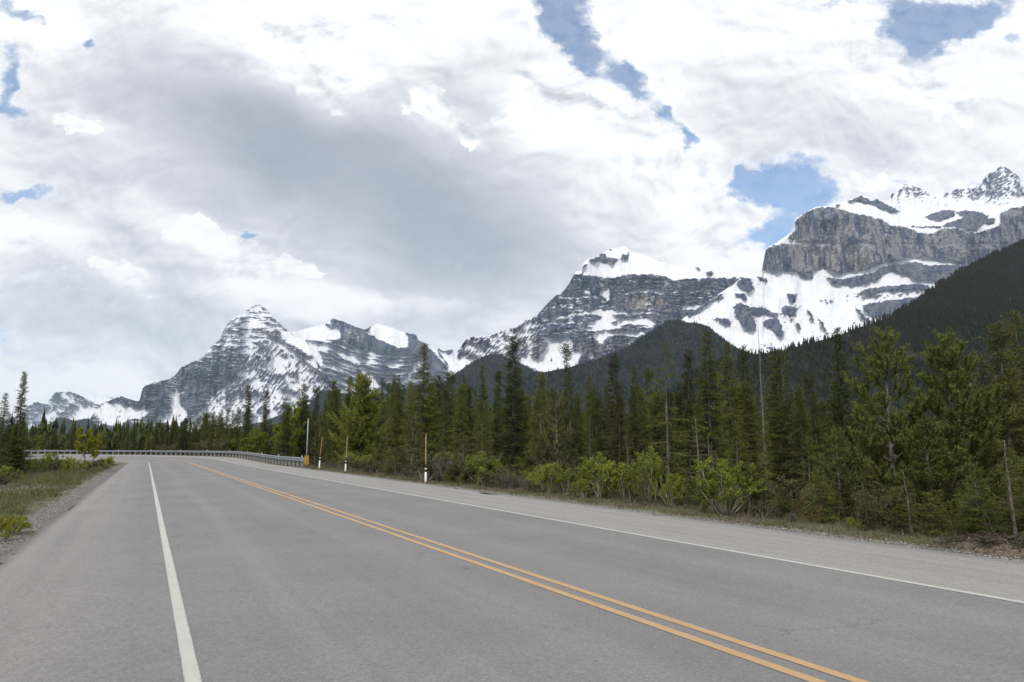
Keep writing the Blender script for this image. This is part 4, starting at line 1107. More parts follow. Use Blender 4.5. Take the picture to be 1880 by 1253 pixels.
def pine_mesh(seed, h=4.5, w=1.1, start=0.12, nwhorl=12, bare_low=0.5, needle=0.085, dens=1.0, gaps=0.25, forks=True):
    r_ = np.random.default_rng(seed)
    tr, cr = Acc(), Acc()
    nz = 14; z = np.linspace(-0.3, h, nz)
    cx = np.cumsum(r_.normal(0, 0.006 * h, nz)) * 0.5; cy = np.cumsum(r_.normal(0, 0.006 * h, nz)) * 0.5
    tv, tf = tube(np.stack([cx, cy, z], 1), 0.014 * h * (1 - z / h * 0.9) + 0.004, 8); tr.add(tv, tf)
    SA, SB, SL = [], [], []          # needle-bearing shoot segments

    def shoot(P, bare):
        m = len(P); k0 = int(bare * (m - 1))
        for i in range(k0, m - 1): SA.append(P[i]); SB.append(P[i + 1])

    def branch(p0, d, l, rad, lvl, f):
        m = max(4, int(l / 0.09)); t = np.linspace(0, 1, m)
        P = p0 + d * (t * l)[:, None]; P[:, 2] += (0.55 * l * t ** 2.2 - 0.08 * l * t) * (0.6 + 0.6 * r_.random())
        P += np.cumsum(r_.normal(0, 0.006, (m, 3)), 0)
        tv, tf = tube(P, np.linspace(rad, 0.004, m), 5 if lvl == 0 else 3, cap=False); tr.add(tv, tf)
        shoot(P, (bare_low if lvl == 0 else 0.15) * (1.0 if f < 0.6 else 0.35))
        if lvl < 2:
            n = max(1, int(l / (0.17 if lvl == 0 else 0.16)))
            for k in range(n):
                tt = 0.35 + 0.6 * (k + r_.random()) / n
                i = min(m - 2, int(tt * (m - 1))); T = unit(P[i + 1] - P[i])
                s = unit(np.cross(T, [0, 0, 1.0])) * (1 if (k % 2 == 0) else -1)
                dd = unit(T * 0.75 + s * 0.7 + np.array([0, 0, 0.25 + 0.3 * r_.random()]))
                branch(P[i], dd, l * (0.42 - 0.12 * lvl) * (1.1 - 0.5 * tt) * (0.7 + 0.6 * r_.random()), max(0.004, rad * 0.5), lvl + 1, f)
    for k in range(nwhorl):
        f = start + (0.97 - start) * (k / (nwhorl - 1)) ** 0.95
        zc = f * h; nb = r_.integers(3, 6)
        a0 = r_.random() * 6.28
        for j in range(nb):
            if r_.random() < gaps * (1 - f * 0.7): continue
            a = a0 + j * 6.283 / nb + r_.normal(0, 0.25)
            l = w * (1 - f) ** 0.62 * (0.65 + 0.6 * r_.random()) + 0.12
            el = 0.10 + 0.75 * f ** 2 + r_.normal(0, 0.08)
            d = np.array([math.cos(a) * math.cos(el), math.sin(a) * math.cos(el), math.sin(el)])
            branch(np.array([np.interp(zc, z, cx), np.interp(zc, z, cy), zc + r_.normal(0, 0.03)]), d, l, 0.006 + 0.012 * l, 0 if l > 0.35 else 1, f)
    zt = np.linspace(0.86 * h, h * 1.0, 7); shoot(np.stack([np.interp(zt, z, cx), np.interp(zt, z, cy), zt], 1), 0.0)
    A = np.array(SA); B = np.array(SB); Ls = np.linalg.norm(B - A, axis=1)
    q = np.maximum(2, (Ls / 0.0030 * dens).astype(int)); ri = np.repeat(np.arange(len(A)), q)
    u_ = r_.random(len(ri))[:, None]; P = A[ri] + (B - A)[ri] * u_; T = unit((B - A)[ri])
    side = unit(np.cross(T, r_.normal(size=T.shape))); dd = unit(T * 0.75 + side * (0.55 + 0.4 * r_.random((len(ri), 1))))
    nl = needle * (0.7 + 0.6 * r_.random((len(ri), 1)))
    S = unit(np.cross(dd, r_.normal(size=T.shape))) * needle * 0.115
    V = np.stack([P - S, P + S, P + dd * nl], 1).reshape(-1, 3)
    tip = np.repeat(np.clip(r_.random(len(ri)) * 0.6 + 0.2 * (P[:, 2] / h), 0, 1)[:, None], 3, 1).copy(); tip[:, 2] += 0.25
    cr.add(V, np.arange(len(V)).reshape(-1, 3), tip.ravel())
    return tr, cr


def leafy_mesh(seed, h=2.2, w=0.9, stems=5, leaf=0.045, nleaf=2600, levels=3, single=False, spread=0.5, low=0.15):
    """bush or young broadleaf: stems that fork, leaves on the outer twigs"""
    r_ = np.random.default_rng(seed)
    tr, cr = Acc(), Acc(); tips = []

    def grow(p, d, l, rad, lvl):
        m = 6; t = np.linspace(0, 1, m)
        P = p + d * (t * l)[:, None] + np.cumsum(r_.normal(0, 0.02 * l, (m, 3)), 0); P[:, 2] += 0.12 * l * t ** 2
        tv, tf = tube(P, np.linspace(rad, rad * 0.45, m), 4 if lvl else 5, cap=False); tr.add(tv, tf)
        if lvl >= levels - 1 or (lvl > 0 and l < 0.14): tips.append((P, l))
        elif lvl >= 1: tips.append((P[3:], l * 0.5))
        if lvl < levels:
            n = r_.integers(3, 6) if not (single and lvl == 0) else int(9 + h * 2)
            for k in range(n):
                tt = low + (0.97 - low) * (k + r_.random()) / n if single and lvl == 0 else 0.3 + 0.68 * (k + r_.random()) / n
                i = min(m - 2, int(tt * (m - 1))); q = P[i] + (P[i + 1] - P[i]) * (tt * (m - 1) - i)
                dd = unit(unit(P[-1] - P[0]) * 0.8 + r_.normal(0, 0.55, 3) + np.array([0, 0, 0.22]))
                ll = l * (0.5 - 0.0 * lvl) * (1.15 - 0.55 * tt) * (0.7 + 0.5 * r_.random())
                if single and lvl == 0: ll = w * (0.75 + 0.5 * r_.random()) * (math.sin(math.pi * min(1, (0.25 + 0.75 * tt))) ** 0.7 + 0.15); a = r_.random() * 6.28; dd = unit(np.array([math.cos(a), math.sin(a), 0.55 + 0.5 * r_.random()]))
                grow(q, dd, ll, rad * 0.5, lvl + 1)
    if single:
        grow(np.array([0, 0, -0.1]), unit(np.array([r_.normal(0, .03), r_.normal(0, .03), 1.0])), h, 0.012 * h + 0.006, 0)
    else:
        for k in range(stems):
            a = r_.random() * 6.28; sp = spread * r_.random()
            d = unit(np.array([math.cos(a) * sp, math.sin(a) * sp, 1.0]))
            grow(np.array([math.cos(a), math.sin(a), 0]) * 0.12 * w * r_.random() + [0, 0, -0.08], d, h * (0.55 + 0.3 * r_.random()), 0.010 + 0.005 * h, 0)
    if nleaf:
        wts = np.array([x[1] for x in tips]); wts = wts / wts.sum(); ch = r_.choice(len(tips), nleaf, p=wts)
        P = np.empty((nleaf, 3))
        tv_ = r_.random(nleaf)
        for i, c in enumerate(ch):
            Q = tips[c][0]; x = tv_[i] * (len(Q) - 1); j = min(len(Q) - 2, int(x)); P[i] = Q[j] + (Q[j + 1] - Q[j]) * (x - j)
        P += r_.normal(0, 0.022, P.shape)
        d = unit(r_.normal(size=P.shape) + [0, 0, 0.25]); s = unit(np.cross(d, r_.normal(size=P.shape)))
        lf = leaf * (0.6 + 0.7 * r_.random((nleaf, 1)))
        V = np.stack([P, P + d * lf * 0.5 + s * lf * 0.30, P + d * lf, P + d * lf * 0.5 - s * lf * 0.30], 1).reshape(-1, 3)
        i = np.arange(nleaf)[:, None] * 4; F = np.concatenate([i + [0, 1, 2], i + [0, 2, 3]])
        cr.add(V, F, np.repeat(np.clip(0.25 + 0.35 * P[:, 2] / h + r_.normal(0, 0.2, nleaf), 0, 1), 4))
    return tr, cr


def snag_mesh(seed, h=10.0):
    r_ = np.random.default_rng(seed); tr = Acc()
    z = np.linspace(-0.3, h, 12); cx = np.cumsum(r_.normal(0, 0.02, 12))
    P = np.stack([cx, cx * 0.3, z], 1); tv, tf = tube(P, 0.011 * h * (1 - z / h * 0.93), 7); tr.add(tv, tf)
    for k in range(int(h * 9)):
        f = 0.12 + 0.86 * r_.random(); a = r_.random() * 6.28; l = (0.15 + 0.75 * (1 - f)) * (0.3 + 0.9 * r_.random())
        p = np.array([np.interp(f * h, z, cx), np.interp(f * h, z, cx) * 0.3, f * h]); t = np.linspace(0, 1, 4)[:, None]
        Q = p + np.array([math.cos(a), math.sin(a), -0.25]) * t * l; Q[:, 2] -= 0.15 * l * t[:, 0] ** 2
        tv, tf = tube(Q, np.linspace(0.012, 0.003, 4), 3, cap=False); tr.add(tv, tf)
    return tr


PROTO = {}


def proto(key, gen, crown_mat, bark_mat, h):
    tr, cr = gen
    zs = np.concatenate([v[:, 2] for v in (cr.V if cr is not None and cr.n else tr.V)]); h = float(np.percentile(zs, 99.7))
    PROTO[key] = (tr.mesh(key + "_trunk", bark_mat, True), cr.mesh(key + "_crown", crown_mat) if cr is not None and cr.n else None, h)


def make_protos():
    mats = {'d': N_DARK, 'm': N_MID, 'o': N_OLIVE, 'b': N_BROWN}
    specs = {  # key: seed h w start kwargs
        'a': dict(seed=1, h=9, w=1.30, club=0.6, start=0.02, top_pow=0.72, gap=0.115), 'b': dict(seed=2, h=9, w=1.10, start=0.03, droop=0.5, top_pow=0.68, gap=0.12), 'c': dict(seed=3, h=9, w=0.90, start=0.03, club=1.3, top_pow=0.62, gap=0.12),
        'd': dict(seed=4, h=9, w=1.60, start=0.03, top_pow=0.9, upturn=0.5, gap=0.12, club=0.4), 'e': dict(seed=5, h=9, w=1.20, start=0.04, droop=0.6, top_pow=0.6, gap=0.115, club=0.4), 'f': dict(seed=6, h=9, w=0.72, start=0.03, droop=0.6, top_pow=0.5, gap=0.10, dens=1.4)}
    cache = {}
    for k, kw in specs.items():
        cache[k] = spruce_mesh(needle=0.085, **kw)
    def copy_with(key, shp, mat):
        tr, cr = cache[shp]
        PROTO[key] = (tr.mesh("spruce_trunk", BARK, True), cr.mesh("spruce_crown", mat), 9.0)
    for shp in 'abcdef':
        for mk in ('d', 'm', 'b', 'o'):
            if (shp, mk) in (('a', 'd'), ('a', 'm'), ('b', 'd'), ('b', 'm'), ('c', 'd'), ('c', 'b'), ('d', 'm'), ('d', 'd'), ('e', 'd'), ('e', 'b'), ('e', 'm'), ('f', 'd'), ('f', 'o'), ('c', 'm'), ('b', 'o'), ('a', 'o')):
                copy_with('S' + shp + mk, shp, mats[mk])
    # near, finer ones
    proto('light', spruce_mesh(21, 5.0, 1.25, 0.22, gap=0.20, needle=0.055, sparse=0.30, droop=0.15, dens=1.2, upturn=0.2), N_MID, BARK, 5.0)
    proto('light2', spruce_mesh(22, 5.0, 1.0, 0.1, gap=0.16, needle=0.055, sparse=0.2, droop=0.25, dens=1.2), N_MID, BARK, 5.0)
    proto('sap', spruce_mesh(23, 2.4, 0.75, 0.04, gap=0.11, needle=0.038, sparse=0.1, droop=0.15, dens=1.6, upturn=0.1), N_OLIVE, BARK, 2.4)
    proto('sap2', spruce_mesh(24, 2.4, 1.0, 0.02, gap=0.10, needle=0.038, droop=0.2, dens=1.5, top_pow=0.7), N_MID, BARK, 2.4)
    proto('weather', spruce_mesh(25, 3.2, 0.95, 0.10, gap=0.22, needle=0.045, sparse=0.35, droop=0.05, dens=1.2, bare=0.25, upturn=0.1), N_OLIVE, BARK_P, 3.2)
    proto('thin', spruce_mesh(26, 3.0, 0.42, 0.06, gap=0.16, needle=0.042, sparse=0.25, droop=0.1, dens=1.1, bare=0.1), N_OLIVE, BARK_P, 3.0)
    proto('pine', pine_mesh(31, 4.6, 1.30, 0.14, 13, 0.50, gaps=0.25), N_PINE, BARK_P, 4.6)
    proto('pine2', pine_mesh(32, 4.6, 1.30, 0.06, 17, 0.25, gaps=0.08, dens=1.0), N_PINE, BARK_P, 4.6)
    proto('pine3', pine_mesh(33, 3.0, 0.85, 0.10, 10, 0.45, gaps=0.2, needle=0.06), N_PINE2, BARK_P, 3.0)
    proto('pine4', pine_mesh(34, 3.0, 0.8, 0.05, 11, 0.3, gaps=0.1, needle=0.06), N_PINE, BARK_P, 3.0)
    proto('larch', spruce_mesh(41, 8.0, 2.5, 0.05, gap=0.15, needle=0.15, sparse=0.05, droop=0.1, dens=1.0, top_pow=0.62, upturn=0.9), L_LARCH, BARK, 8.0)
    proto('aspen', leafy_mesh(42, 6.0, 2.6, 9, leaf=0.15, nleaf=22000, levels=3, spread=0.45), L_ASP, BARK_A, 6.0)
    proto('aspen2', leafy_mesh(43, 7.0, 1.5, leaf=0.16, nleaf=12000, levels=3, single=True, low=0.08), L_YELG, BARK_A, 7.0)
    proto('bush', leafy_mesh(51, 1.9, 1.0, 9, 0.058, 8000, spread=0.75), L_YELG, BARK_A, 1.9)
    proto('bush2', leafy_mesh(52, 1.4, 1.0, 12, 0.048, 9500, spread=1.3), L_YELG, BARK_A, 1.5)
    proto('bush3', leafy_mesh(53, 1.2, 1.0, 13, 0.05, 7500, spread=1.4), L_DULL, BARK_A, 1.3)
    proto('twig', leafy_mesh(54, 1.3, 1.0, 22, 0.035, 3500, levels=3, spread=1.0), L_TWIG, BARK_P, 1.3)
    proto('ybush', leafy_mesh(55, 1.2, 0.9, 12, 0.055, 4200, spread=1.2), L_YEL, BARK_A, 1.2)
    proto('ytree', leafy_mesh(56, 3.4, 0.85, leaf=0.10, nleaf=6500, levels=3, single=True, low=0.3), L_YEL, BARK_P, 3.4)
    proto('rusty', spruce_mesh(27, 1.2, 0.45, 0.05, gap=0.10, needle=0.04, sparse=0.3, dens=1.1), L_ORA, BARK_P, 1.2)
    PROTO['snag'] = (snag_mesh(61, 10).mesh("snag_trunk", BARK_G, True), None, 10.0)
    PROTO['snag2'] = (snag_mesh(62, 10).mesh("snag_trunk", BARK_G, True), None, 10.0)


make_protos()
NAMES = {'S': ('spruce_tree', 'spruce'), 'light': ('spruce_tree', 'spruce'), 'sap': ('spruce_sapling', 'young spruce'), 'weather': ('spruce_sapling', 'young spruce'), 'thin': ('spruce_sapling', 'young spruce'), 'rusty': ('conifer_seedling', 'seedling'),
         'pine': ('pine_tree', 'pine'), 'larch': ('larch_tree', 'larch'), 'aspen': ('aspen_tree', 'aspen'), 'bush': ('leafy_bush', 'bush'), 'ybush': ('leafy_bush', 'bush'), 'twig': ('twiggy_bush', 'bush'), 'ytree': ('young_tree', 'young tree'), 'snag': ('dead_tree', 'dead tree')}


def kind_of(key):
    for k in sorted(NAMES, key=len, reverse=True):
        if key.startswith(k): return NAMES[k]


def plant(key, x, y, height, label, group=None, rz=None, wide=1.0, tilt=None):
    nm, cat = kind_of(key)
    tm, cm, h0 = PROTO[key]
    z = float(ground_z(np.array([x]), np.array([y]))[0])
    t = thing(nm, label, cat, (x, y, z), random.random() * 6.28 if rz is None else rz, group)
    sc = height / h0
    t.scale = (sc * wide, sc * wide, sc)
    if tilt: t.rotation_euler = (tilt[0], tilt[1], t.rotation_euler[2])
    bush = cat == 'bush'
    a = bpy.data.objects.new('stems' if bush else 'trunk', tm); COL.objects.link(a); a.parent = t
    if cm is not None:
        c = bpy.data.objects.new('foliage' if bush else 'crown', cm); COL.objects.link(c); c.parent = t
    return t


def ray_at_offset(px, o):
    """point on the ray of photo column px where the road offset equals o (right side, first crossing)"""
    u = (px - W0 / 2) / FPX / (math.cos(PITCH) + math.sin(PITCH) * 0.0)
    yy = np.arange(3, 260, 0.25); xx = yy * u
    s, off = xy2so(xx, yy)
    if o < 0:
        hit = np.nonzero((off < o))[0]
    else:
        hit = np.nonzero(off > o)[0]
    hit = hit[0] if len(hit) else len(yy) - 1
    return xx[hit], yy[hit]


def top_height(px, ytop, x, y):
    u, v = gn(px, ytop)
    return CAM_H + float(v) * y - float(ground_z(np.array([x]), np.array([y]))[0])


def place(key, px, ytop, o=None, label='', group=None, wide=1.0, base=None, rz=None, tilt=None):
    if base is not None:               # given the pixel row of the foot instead of an offset
        u, v = gn(px, base); y = CAM_H / -float(v); x = float(u) * y
    else:
        x, y = ray_at_offset(px, o)
    # columns lean a little under the pitched camera: correct x for the top row
    u, v = gn(px, (ytop + 830) / 2); x = float(u) * y
    h = top_height(px, ytop, x, y)
    return plant(key, x, y, max(0.25, h), label, group, rz, wide, tilt)



# ------------------------------------------------------------------ the trees one can tell apart
TALL = [  # key, column, top row, road offset, label, width factor
    ('Sdm', 775, 632, 17, 'tall broad spruce with open pointed top, first giant right of the guardrail end', 1.15),
    ('Sad', 942, 617, 16.5, 'tallest dense spruce at the middle of the forest, below the central snowy mountain', 1.0),
    ('Scd', 1047, 630, 18, 'tall very slender spruce with knobbly top, standing next right of the tallest middle spruce', 0.8),
    ('Seb', 1128, 652, 16, 'brownish tall spruce with a broad skirt in front of the wooded middle hill', 1.0),
    ('light', 1221, 628, 12.5, 'light green spruce with grey trunk showing and open layered boughs', 0.80),
    ('Seb', 1263, 640, 20, 'brown-tinged narrow spruce just right of the light green open spruce', 0.8),
    ('Sbd', 1300, 608, 17, 'very dark tall spruce whose tip touches the snowy slope beside the wooded hill', 1.1),
    ('Sbm', 1341, 628, 19, 'dark spruce close right of the very dark tall one, below the snow slope', 1.0),
    ('Sad', 1370, 634, 23, 'dark spruce in the back row left of the bare dead trunk', 0.8),
    ('Sem', 1428, 640, 17, 'broad dark spruce just right of the bare dead trunk', 1.1),
    ('Sdd', 1545, 602, 17.5, 'tall dark spruce with wide even boughs between the dead trunk and the open pine', 0.9),
    ('Sbd', 1165, 672, 20, 'middle-sized spruce between the brownish spruce and the light green one', 0.9),
    ('Scd', 1193, 674, 23, 'thin dark spruce close behind the left side of the light green open spruce', 0.9),
    ('Sbd', 886, 672, 21, 'pointed dark spruce a little left of the tallest middle spruce', 0.9),
    ('Scd', 911, 680, 24, 'small-topped dark spruce tucked left of the tallest middle spruce', 0.9),
    ('Sem', 992, 683, 18, 'full green spruce halfway between the tallest middle spruce and the slender knobbly one', 1.0),
    ('Sbm', 1084, 690, 21, 'green spruce between the slender knobbly spruce and the brownish one', 1.0),
    ('Seb', 1490, 682, 24, 'short brownish spruce in the gap left of the wide even-boughed spruce', 1.0),
    ('Sdm', 1756, 600, 17.5, 'dark spruce whose tip rises just behind the rounded green pine', 0.75),
    ('Sdo', 1868, 572, 15.5, 'large yellowish-green spruce cut by the right edge of the view', 1.1) if False else ('Sdm', 1872, 570, 15.5, 'large spruce cut by the right edge of the view, the highest there', 1.15),
    ('Sao', 1842, 592, 14, 'yellow-tinged spruce with ragged top, second from the right edge', 1.1),
    ('Sbo', 1808, 650, 14.5, 'olive spruce with drooping boughs, third from the right edge', 1.0),
    ('Sbd', 1470, 720, 17, 'dark spruce in the shade right of the broad dark one', 1.1),
    ('Sed', 1590, 690, 20, 'dark spruce behind the left side of the open pine', 1.0),
    ('Sad', 556, 704, 24, 'dark rounded spruce directly above the hazard sign', 1.3),
    ('Scd', 577, 712, 22, 'narrow dark spruce above the first snow pole by the guardrail', 1.0),
    ('Scd', 607, 695, 20, 'thin dark spruce first to the right of the rounded spruce over the hazard sign', 0.8),
    ('Sad', 640, 692, 22, 'dark double-looking spruce rising left of the big yellow-green larch', 1.0),
    ('Sbm', 655, 690, 24, 'olive pointed spruce behind the crown of the big yellow-green larch', 0.8),
    ('Seb', 673, 684, 26, 'rust-topped spruce peeping over the big yellow-green larch', 0.7),
    ('Scd', 704, 694, 22, 'slim spruce next right of the big yellow-green larch', 0.8),
    ('Sed', 720, 690, 20, 'dense slim spruce, second to the right of the big yellow-green larch', 0.9),
    ('Sbd', 731, 688, 24, 'dark tip of a spruce midway between the larch and the first giant spruce', 0.7),
    ('Sbm', 752, 700, 19, 'shorter spruce hugging the left flank of the first giant spruce', 1.1),
    ('Scd', 800, 690, 21, 'lean spruce beside the right flank of the first giant spruce', 0.9),
    ('Sbd', 820, 685, 19, 'pointed spruce above the third snow pole, left of the dark thin one', 0.9),
    ('Scd', 833, 681, 23, 'dark thin spruce close right of the pointed one over the third snow pole', 0.8),
    ('Sbd', 851, 690, 20, 'dark spruce halfway from the third snow pole to the tallest middle spruce', 0.9),
    ('Sfo', 456, 708, 17, 'thin yellowish spruce with wispy top above the middle of the guardrail', 1.1),
    ('Sbo', 488, 716, 16, 'yellowish pointed spruce right of the wispy one above the guardrail', 1.0),
    ('Sad', 522, 738, 22, 'stout dark spruce left of the rounded spruce over the hazard sign', 1.1),
    ('Sfo', 1300 + 78, 700, 15, 'slim pale-green spruce in front of the broad dark spruce by the dead trunk', 1.2),
    ('Sbo', 893, 735, 14.5, 'lighter slim spruce at the forest front just left of the tallest middle spruce', 0.8),
    ('Sfd', 1262, 735, 14, 'dark filler spruce right behind the weathered pale sapling', 1.3),
]
for key, px, yt, o, lab, wd in TALL:
    place(key, px, yt, o, lab, 'tall spruces of the roadside forest', wd)

SPECIAL = [
    ('pine', 1625, 608, 11.2, 'open pine with bare curved lower boughs and tufted top, tallest pine by the road', 1.05),
    ('pine2', 1745, 622, 12.2, 'full round-tufted green pine to the right of the open pine', 1.15),
    ('pine4', 1537, 786, 10.6, 'small bushy pine with upright tip at the left foot of the open pine', 1.1),
    ('pine2', 1700, 770, 10.4, 'low spreading pine filling the gap between the open pine and the round-tufted pine', 1.25),
    ('pine3', 1023, 730, 10.6, 'dull pine with thick bare trunk and upturned boughs behind the leafy bushes', 1.1),
    ('pine3', 850, 800, 10.2, 'short dull pine right of the third snow pole', 1.1),
    ('pine3', 757, 765, 11.5, 'dull brownish pine with two pale trunks left of the third snow pole', 1.1),
    ('pine3', 579, 772, 12.5, 'pale sparse pine between the tall grey pole and the first snow pole', 0.9),
    ('pine4', 1590, 905, 9.4, 'low bushy young pine by the verge under the open pine', 1.2),
    ('pine4', 1785, 850, 10.2, 'bushy young pine low at the right, between the round-tufted pine and the thin sapling', 1.2),
    ('larch', 665, 690, 14.5, 'big yellow-green larch with a broad soft crown right of the snow poles', 0.95),
    ('aspen', 518, 768, 14.5, 'bright yellow-green rounded aspen behind the guardrail end', 1.05),
    ('aspen2', 541, 738, 17, 'bright narrow aspen rising behind the rounded one at the guardrail end', 1.0),
    ('aspen', 478, 788, 13.5, 'yellow-green aspen left of the rounded one, behind the guardrail', 1.2),
    ('aspen2', 452, 800, 13.0, 'low yellow-green aspen, leftmost of those behind the near guardrail', 1.4),
    ('aspen', 425, 806, 15.5, 'dull green low aspen behind the guardrail bend', 1.3),
    ('snag', 1399, 598, 19, 'bare dead trunk standing against the snowy slope', 0.8),
    ('snag2', 855, 655, 26, 'thin bare dead trunk left of the tallest middle spruce', 0.6),
    ('snag2', 684, 666, 30, 'thin bare dead trunk above the big yellow-green larch', 0.5),
    ('snag', 1440, 655, 30, 'bare dead pole behind the broad dark spruce', 0.6),
    ('weather', 1281, 766, 9.9, 'weathered pale sapling with bare flat boughs in front of the dark trees', 1.0),
    ('weather', 1302, 800, 10.1, 'smaller weathered sapling touching the right side of the pale one', 0.9),
    ('thin', 1154, 800, 9.6, 'thin spruce sapling with bare stem between the two bright leafy bushes', 1.0),
    ('thin', 994, 760, 11.0, 'tall thin yellowish sapling left of the dull thick-trunked pine', 1.1),
    ('thin', 1850, 806, 9.6, 'thin sapling with bare leaning stem near the right edge', 1.4),
    ('thin', 1664, 862, 9.2, 'thin leaning sapling in front of the open pine', 1.3),
    ('sap', 1374, 838, 9.9, 'left tip of the twin-tipped bushy young spruce clump', 1.0),
    ('sap', 1402, 834, 9.9, 'right tip of the twin-tipped bushy young spruce clump', 1.1),
    ('sap2', 1345, 885, 9.7, 'low green young spruce left of the twin-tipped clump', 1.1),
    ('sap2', 1432, 895, 9.6, 'low green young spruce right of the twin-tipped clump', 1.1),
    ('light2', 1085, 770, 12.0, 'green young spruce behind the right-hand leafy bushes at mid forest', 1.0),
    ('light2', 875, 762, 12.0, 'slim green young spruce at the forest front right of the short dull pine', 0.8),
    ('light2', 812, 775, 12.0, 'slim green young spruce just right of the third snow pole', 0.7),
    ('light2', 712, 745, 13.0, 'green young spruce with grey stem halfway between the second and third snow poles', 0.8),
    ('light2', 690, 800, 11.0, 'small green spruce under the right side of the big larch', 0.9),
    ('light2', 610, 782, 12.0, 'slim green young spruce between the first and second snow poles', 0.9),
    ('light2', 1480, 800, 12.5, 'green young spruce in the dark gap right of the twin-tipped clump', 1.0),
    ('light2', 1350, 770, 12.5, 'slim young spruce with grey stem behind the twin-tipped clump', 0.8),
    ('rusty', 1499, 925, 9.4, 'small rusty-orange conifer seedling by the verge', 1.2),
    ('sap2', 1240, 905, 9.6, 'low young spruce at the left foot of the weathered sapling', 1.1),
    ('sap2', 1110, 888, 9.4, 'low spreading young spruce between the bright leafy bushes', 1.2),
    ('sap2', 1765, 930, 9.2, 'low flat-boughed spruce by the brush heap near the right edge', 1.5),
    ('sap2', 1700, 905, 9.6, 'low green spruce between the leaning thin sapling and the brush heap', 1.3),
    ('light2', 1845, 870, 10.6, 'flat-boughed young spruce at the foot of the right edge', 1.3),
    ('sap2', 1640, 930, 9.2, 'low mossy-green spruce at the foot of the open pine', 1.2),
    ('bush', 1040, 862, 9.3, 'bright leafy bush at the foot of the dull thick-trunked pine', 1.0),
    ('bush', 1000, 852, 9.6, 'bright leafy bush left of the dull thick-trunked pine', 1.0),
    ('bush', 1100, 832, 9.6, 'tall bright leafy bush with pale forked stems right of the dull pine', 0.95),
    ('bush', 1190, 822, 9.5, 'tall bright leafy bush in front of the light green open spruce', 0.85),
    ('bush2', 1072, 880, 9.1, 'low bright leafy bush under the tall forked one', 1.0),
    ('bush2', 885, 858, 9.0, 'bright rounded leafy bush left of the brown twiggy bush', 0.9),
    ('bush2', 1232, 870, 9.5, 'bright leafy bush between the open spruce and the weathered sapling', 0.8),
    ('bush2', 1318, 925, 9.2, 'bright low leafy bush at the foot of the weathered sapling', 0.9),
    ('bush3', 1395, 920, 9.2, 'dull green bush in front of the twin-tipped spruce clump', 1.0),
    ('bush2', 1560, 960, 9.0, 'green leafy bush by the verge left of the thin leaning sapling', 0.8),
    ('bush3', 1620, 890, 10.0, 'dull leafy bush among the bare boughs of the open pine', 0.8),
    ('bush2', 1290, 935, 9.0, 'bright low bush left of the one under the weathered sapling', 0.7),
    ('twig', 940, 862, 9.2, 'brown twiggy bush between the two bright leafy ones', 1.2),
    ('twig', 968, 872, 9.0, 'smaller brown twiggy bush left of the bright leafy bushes', 1.0),
    ('twig', 1450, 950, 9.1, 'brown twiggy bush between the twin-tipped clump and the rusty seedling', 1.0),
    ('bush3', 655, 838, 9.2, 'dull round bush right behind the second snow pole', 1.3),
    ('bush3', 690, 846, 9.3, 'dull bush second to the right of the second snow pole', 1.1),
    ('bush3', 728, 850, 9.4, 'dull green bush midway between the second and third snow poles', 1.2),
    ('bush3', 752, 862, 9.0, 'low dull bush left of the third snow pole', 1.0),
    ('bush2', 822, 866, 9.0, 'small yellowish bush right of the third snow pole', 0.9),
    ('bush2', 850, 872, 9.0, 'small yellowish bush at the foot of the short dull pine', 0.9),
    ('twig', 612, 846, 9.4, 'brownish twiggy bush between the first and second snow poles', 1.2),
    ('bush3', 575, 842, 9.6, 'dull bush just right of the hazard sign', 0.9),
    ('twig', 710, 868, 8.8, 'low brown bush at the verge midway between the second and third snow poles', 1.0),
    ('bush3', 790, 858, 9.8, 'dull bush right behind the third snow pole', 1.0),
]
for key, px, yt, o, lab, wd in SPECIAL:
    nm, cat = kind_of(key)
    place(key, px, yt, o - (0.7 if o < 10.3 else 0.2), lab, None, wd)

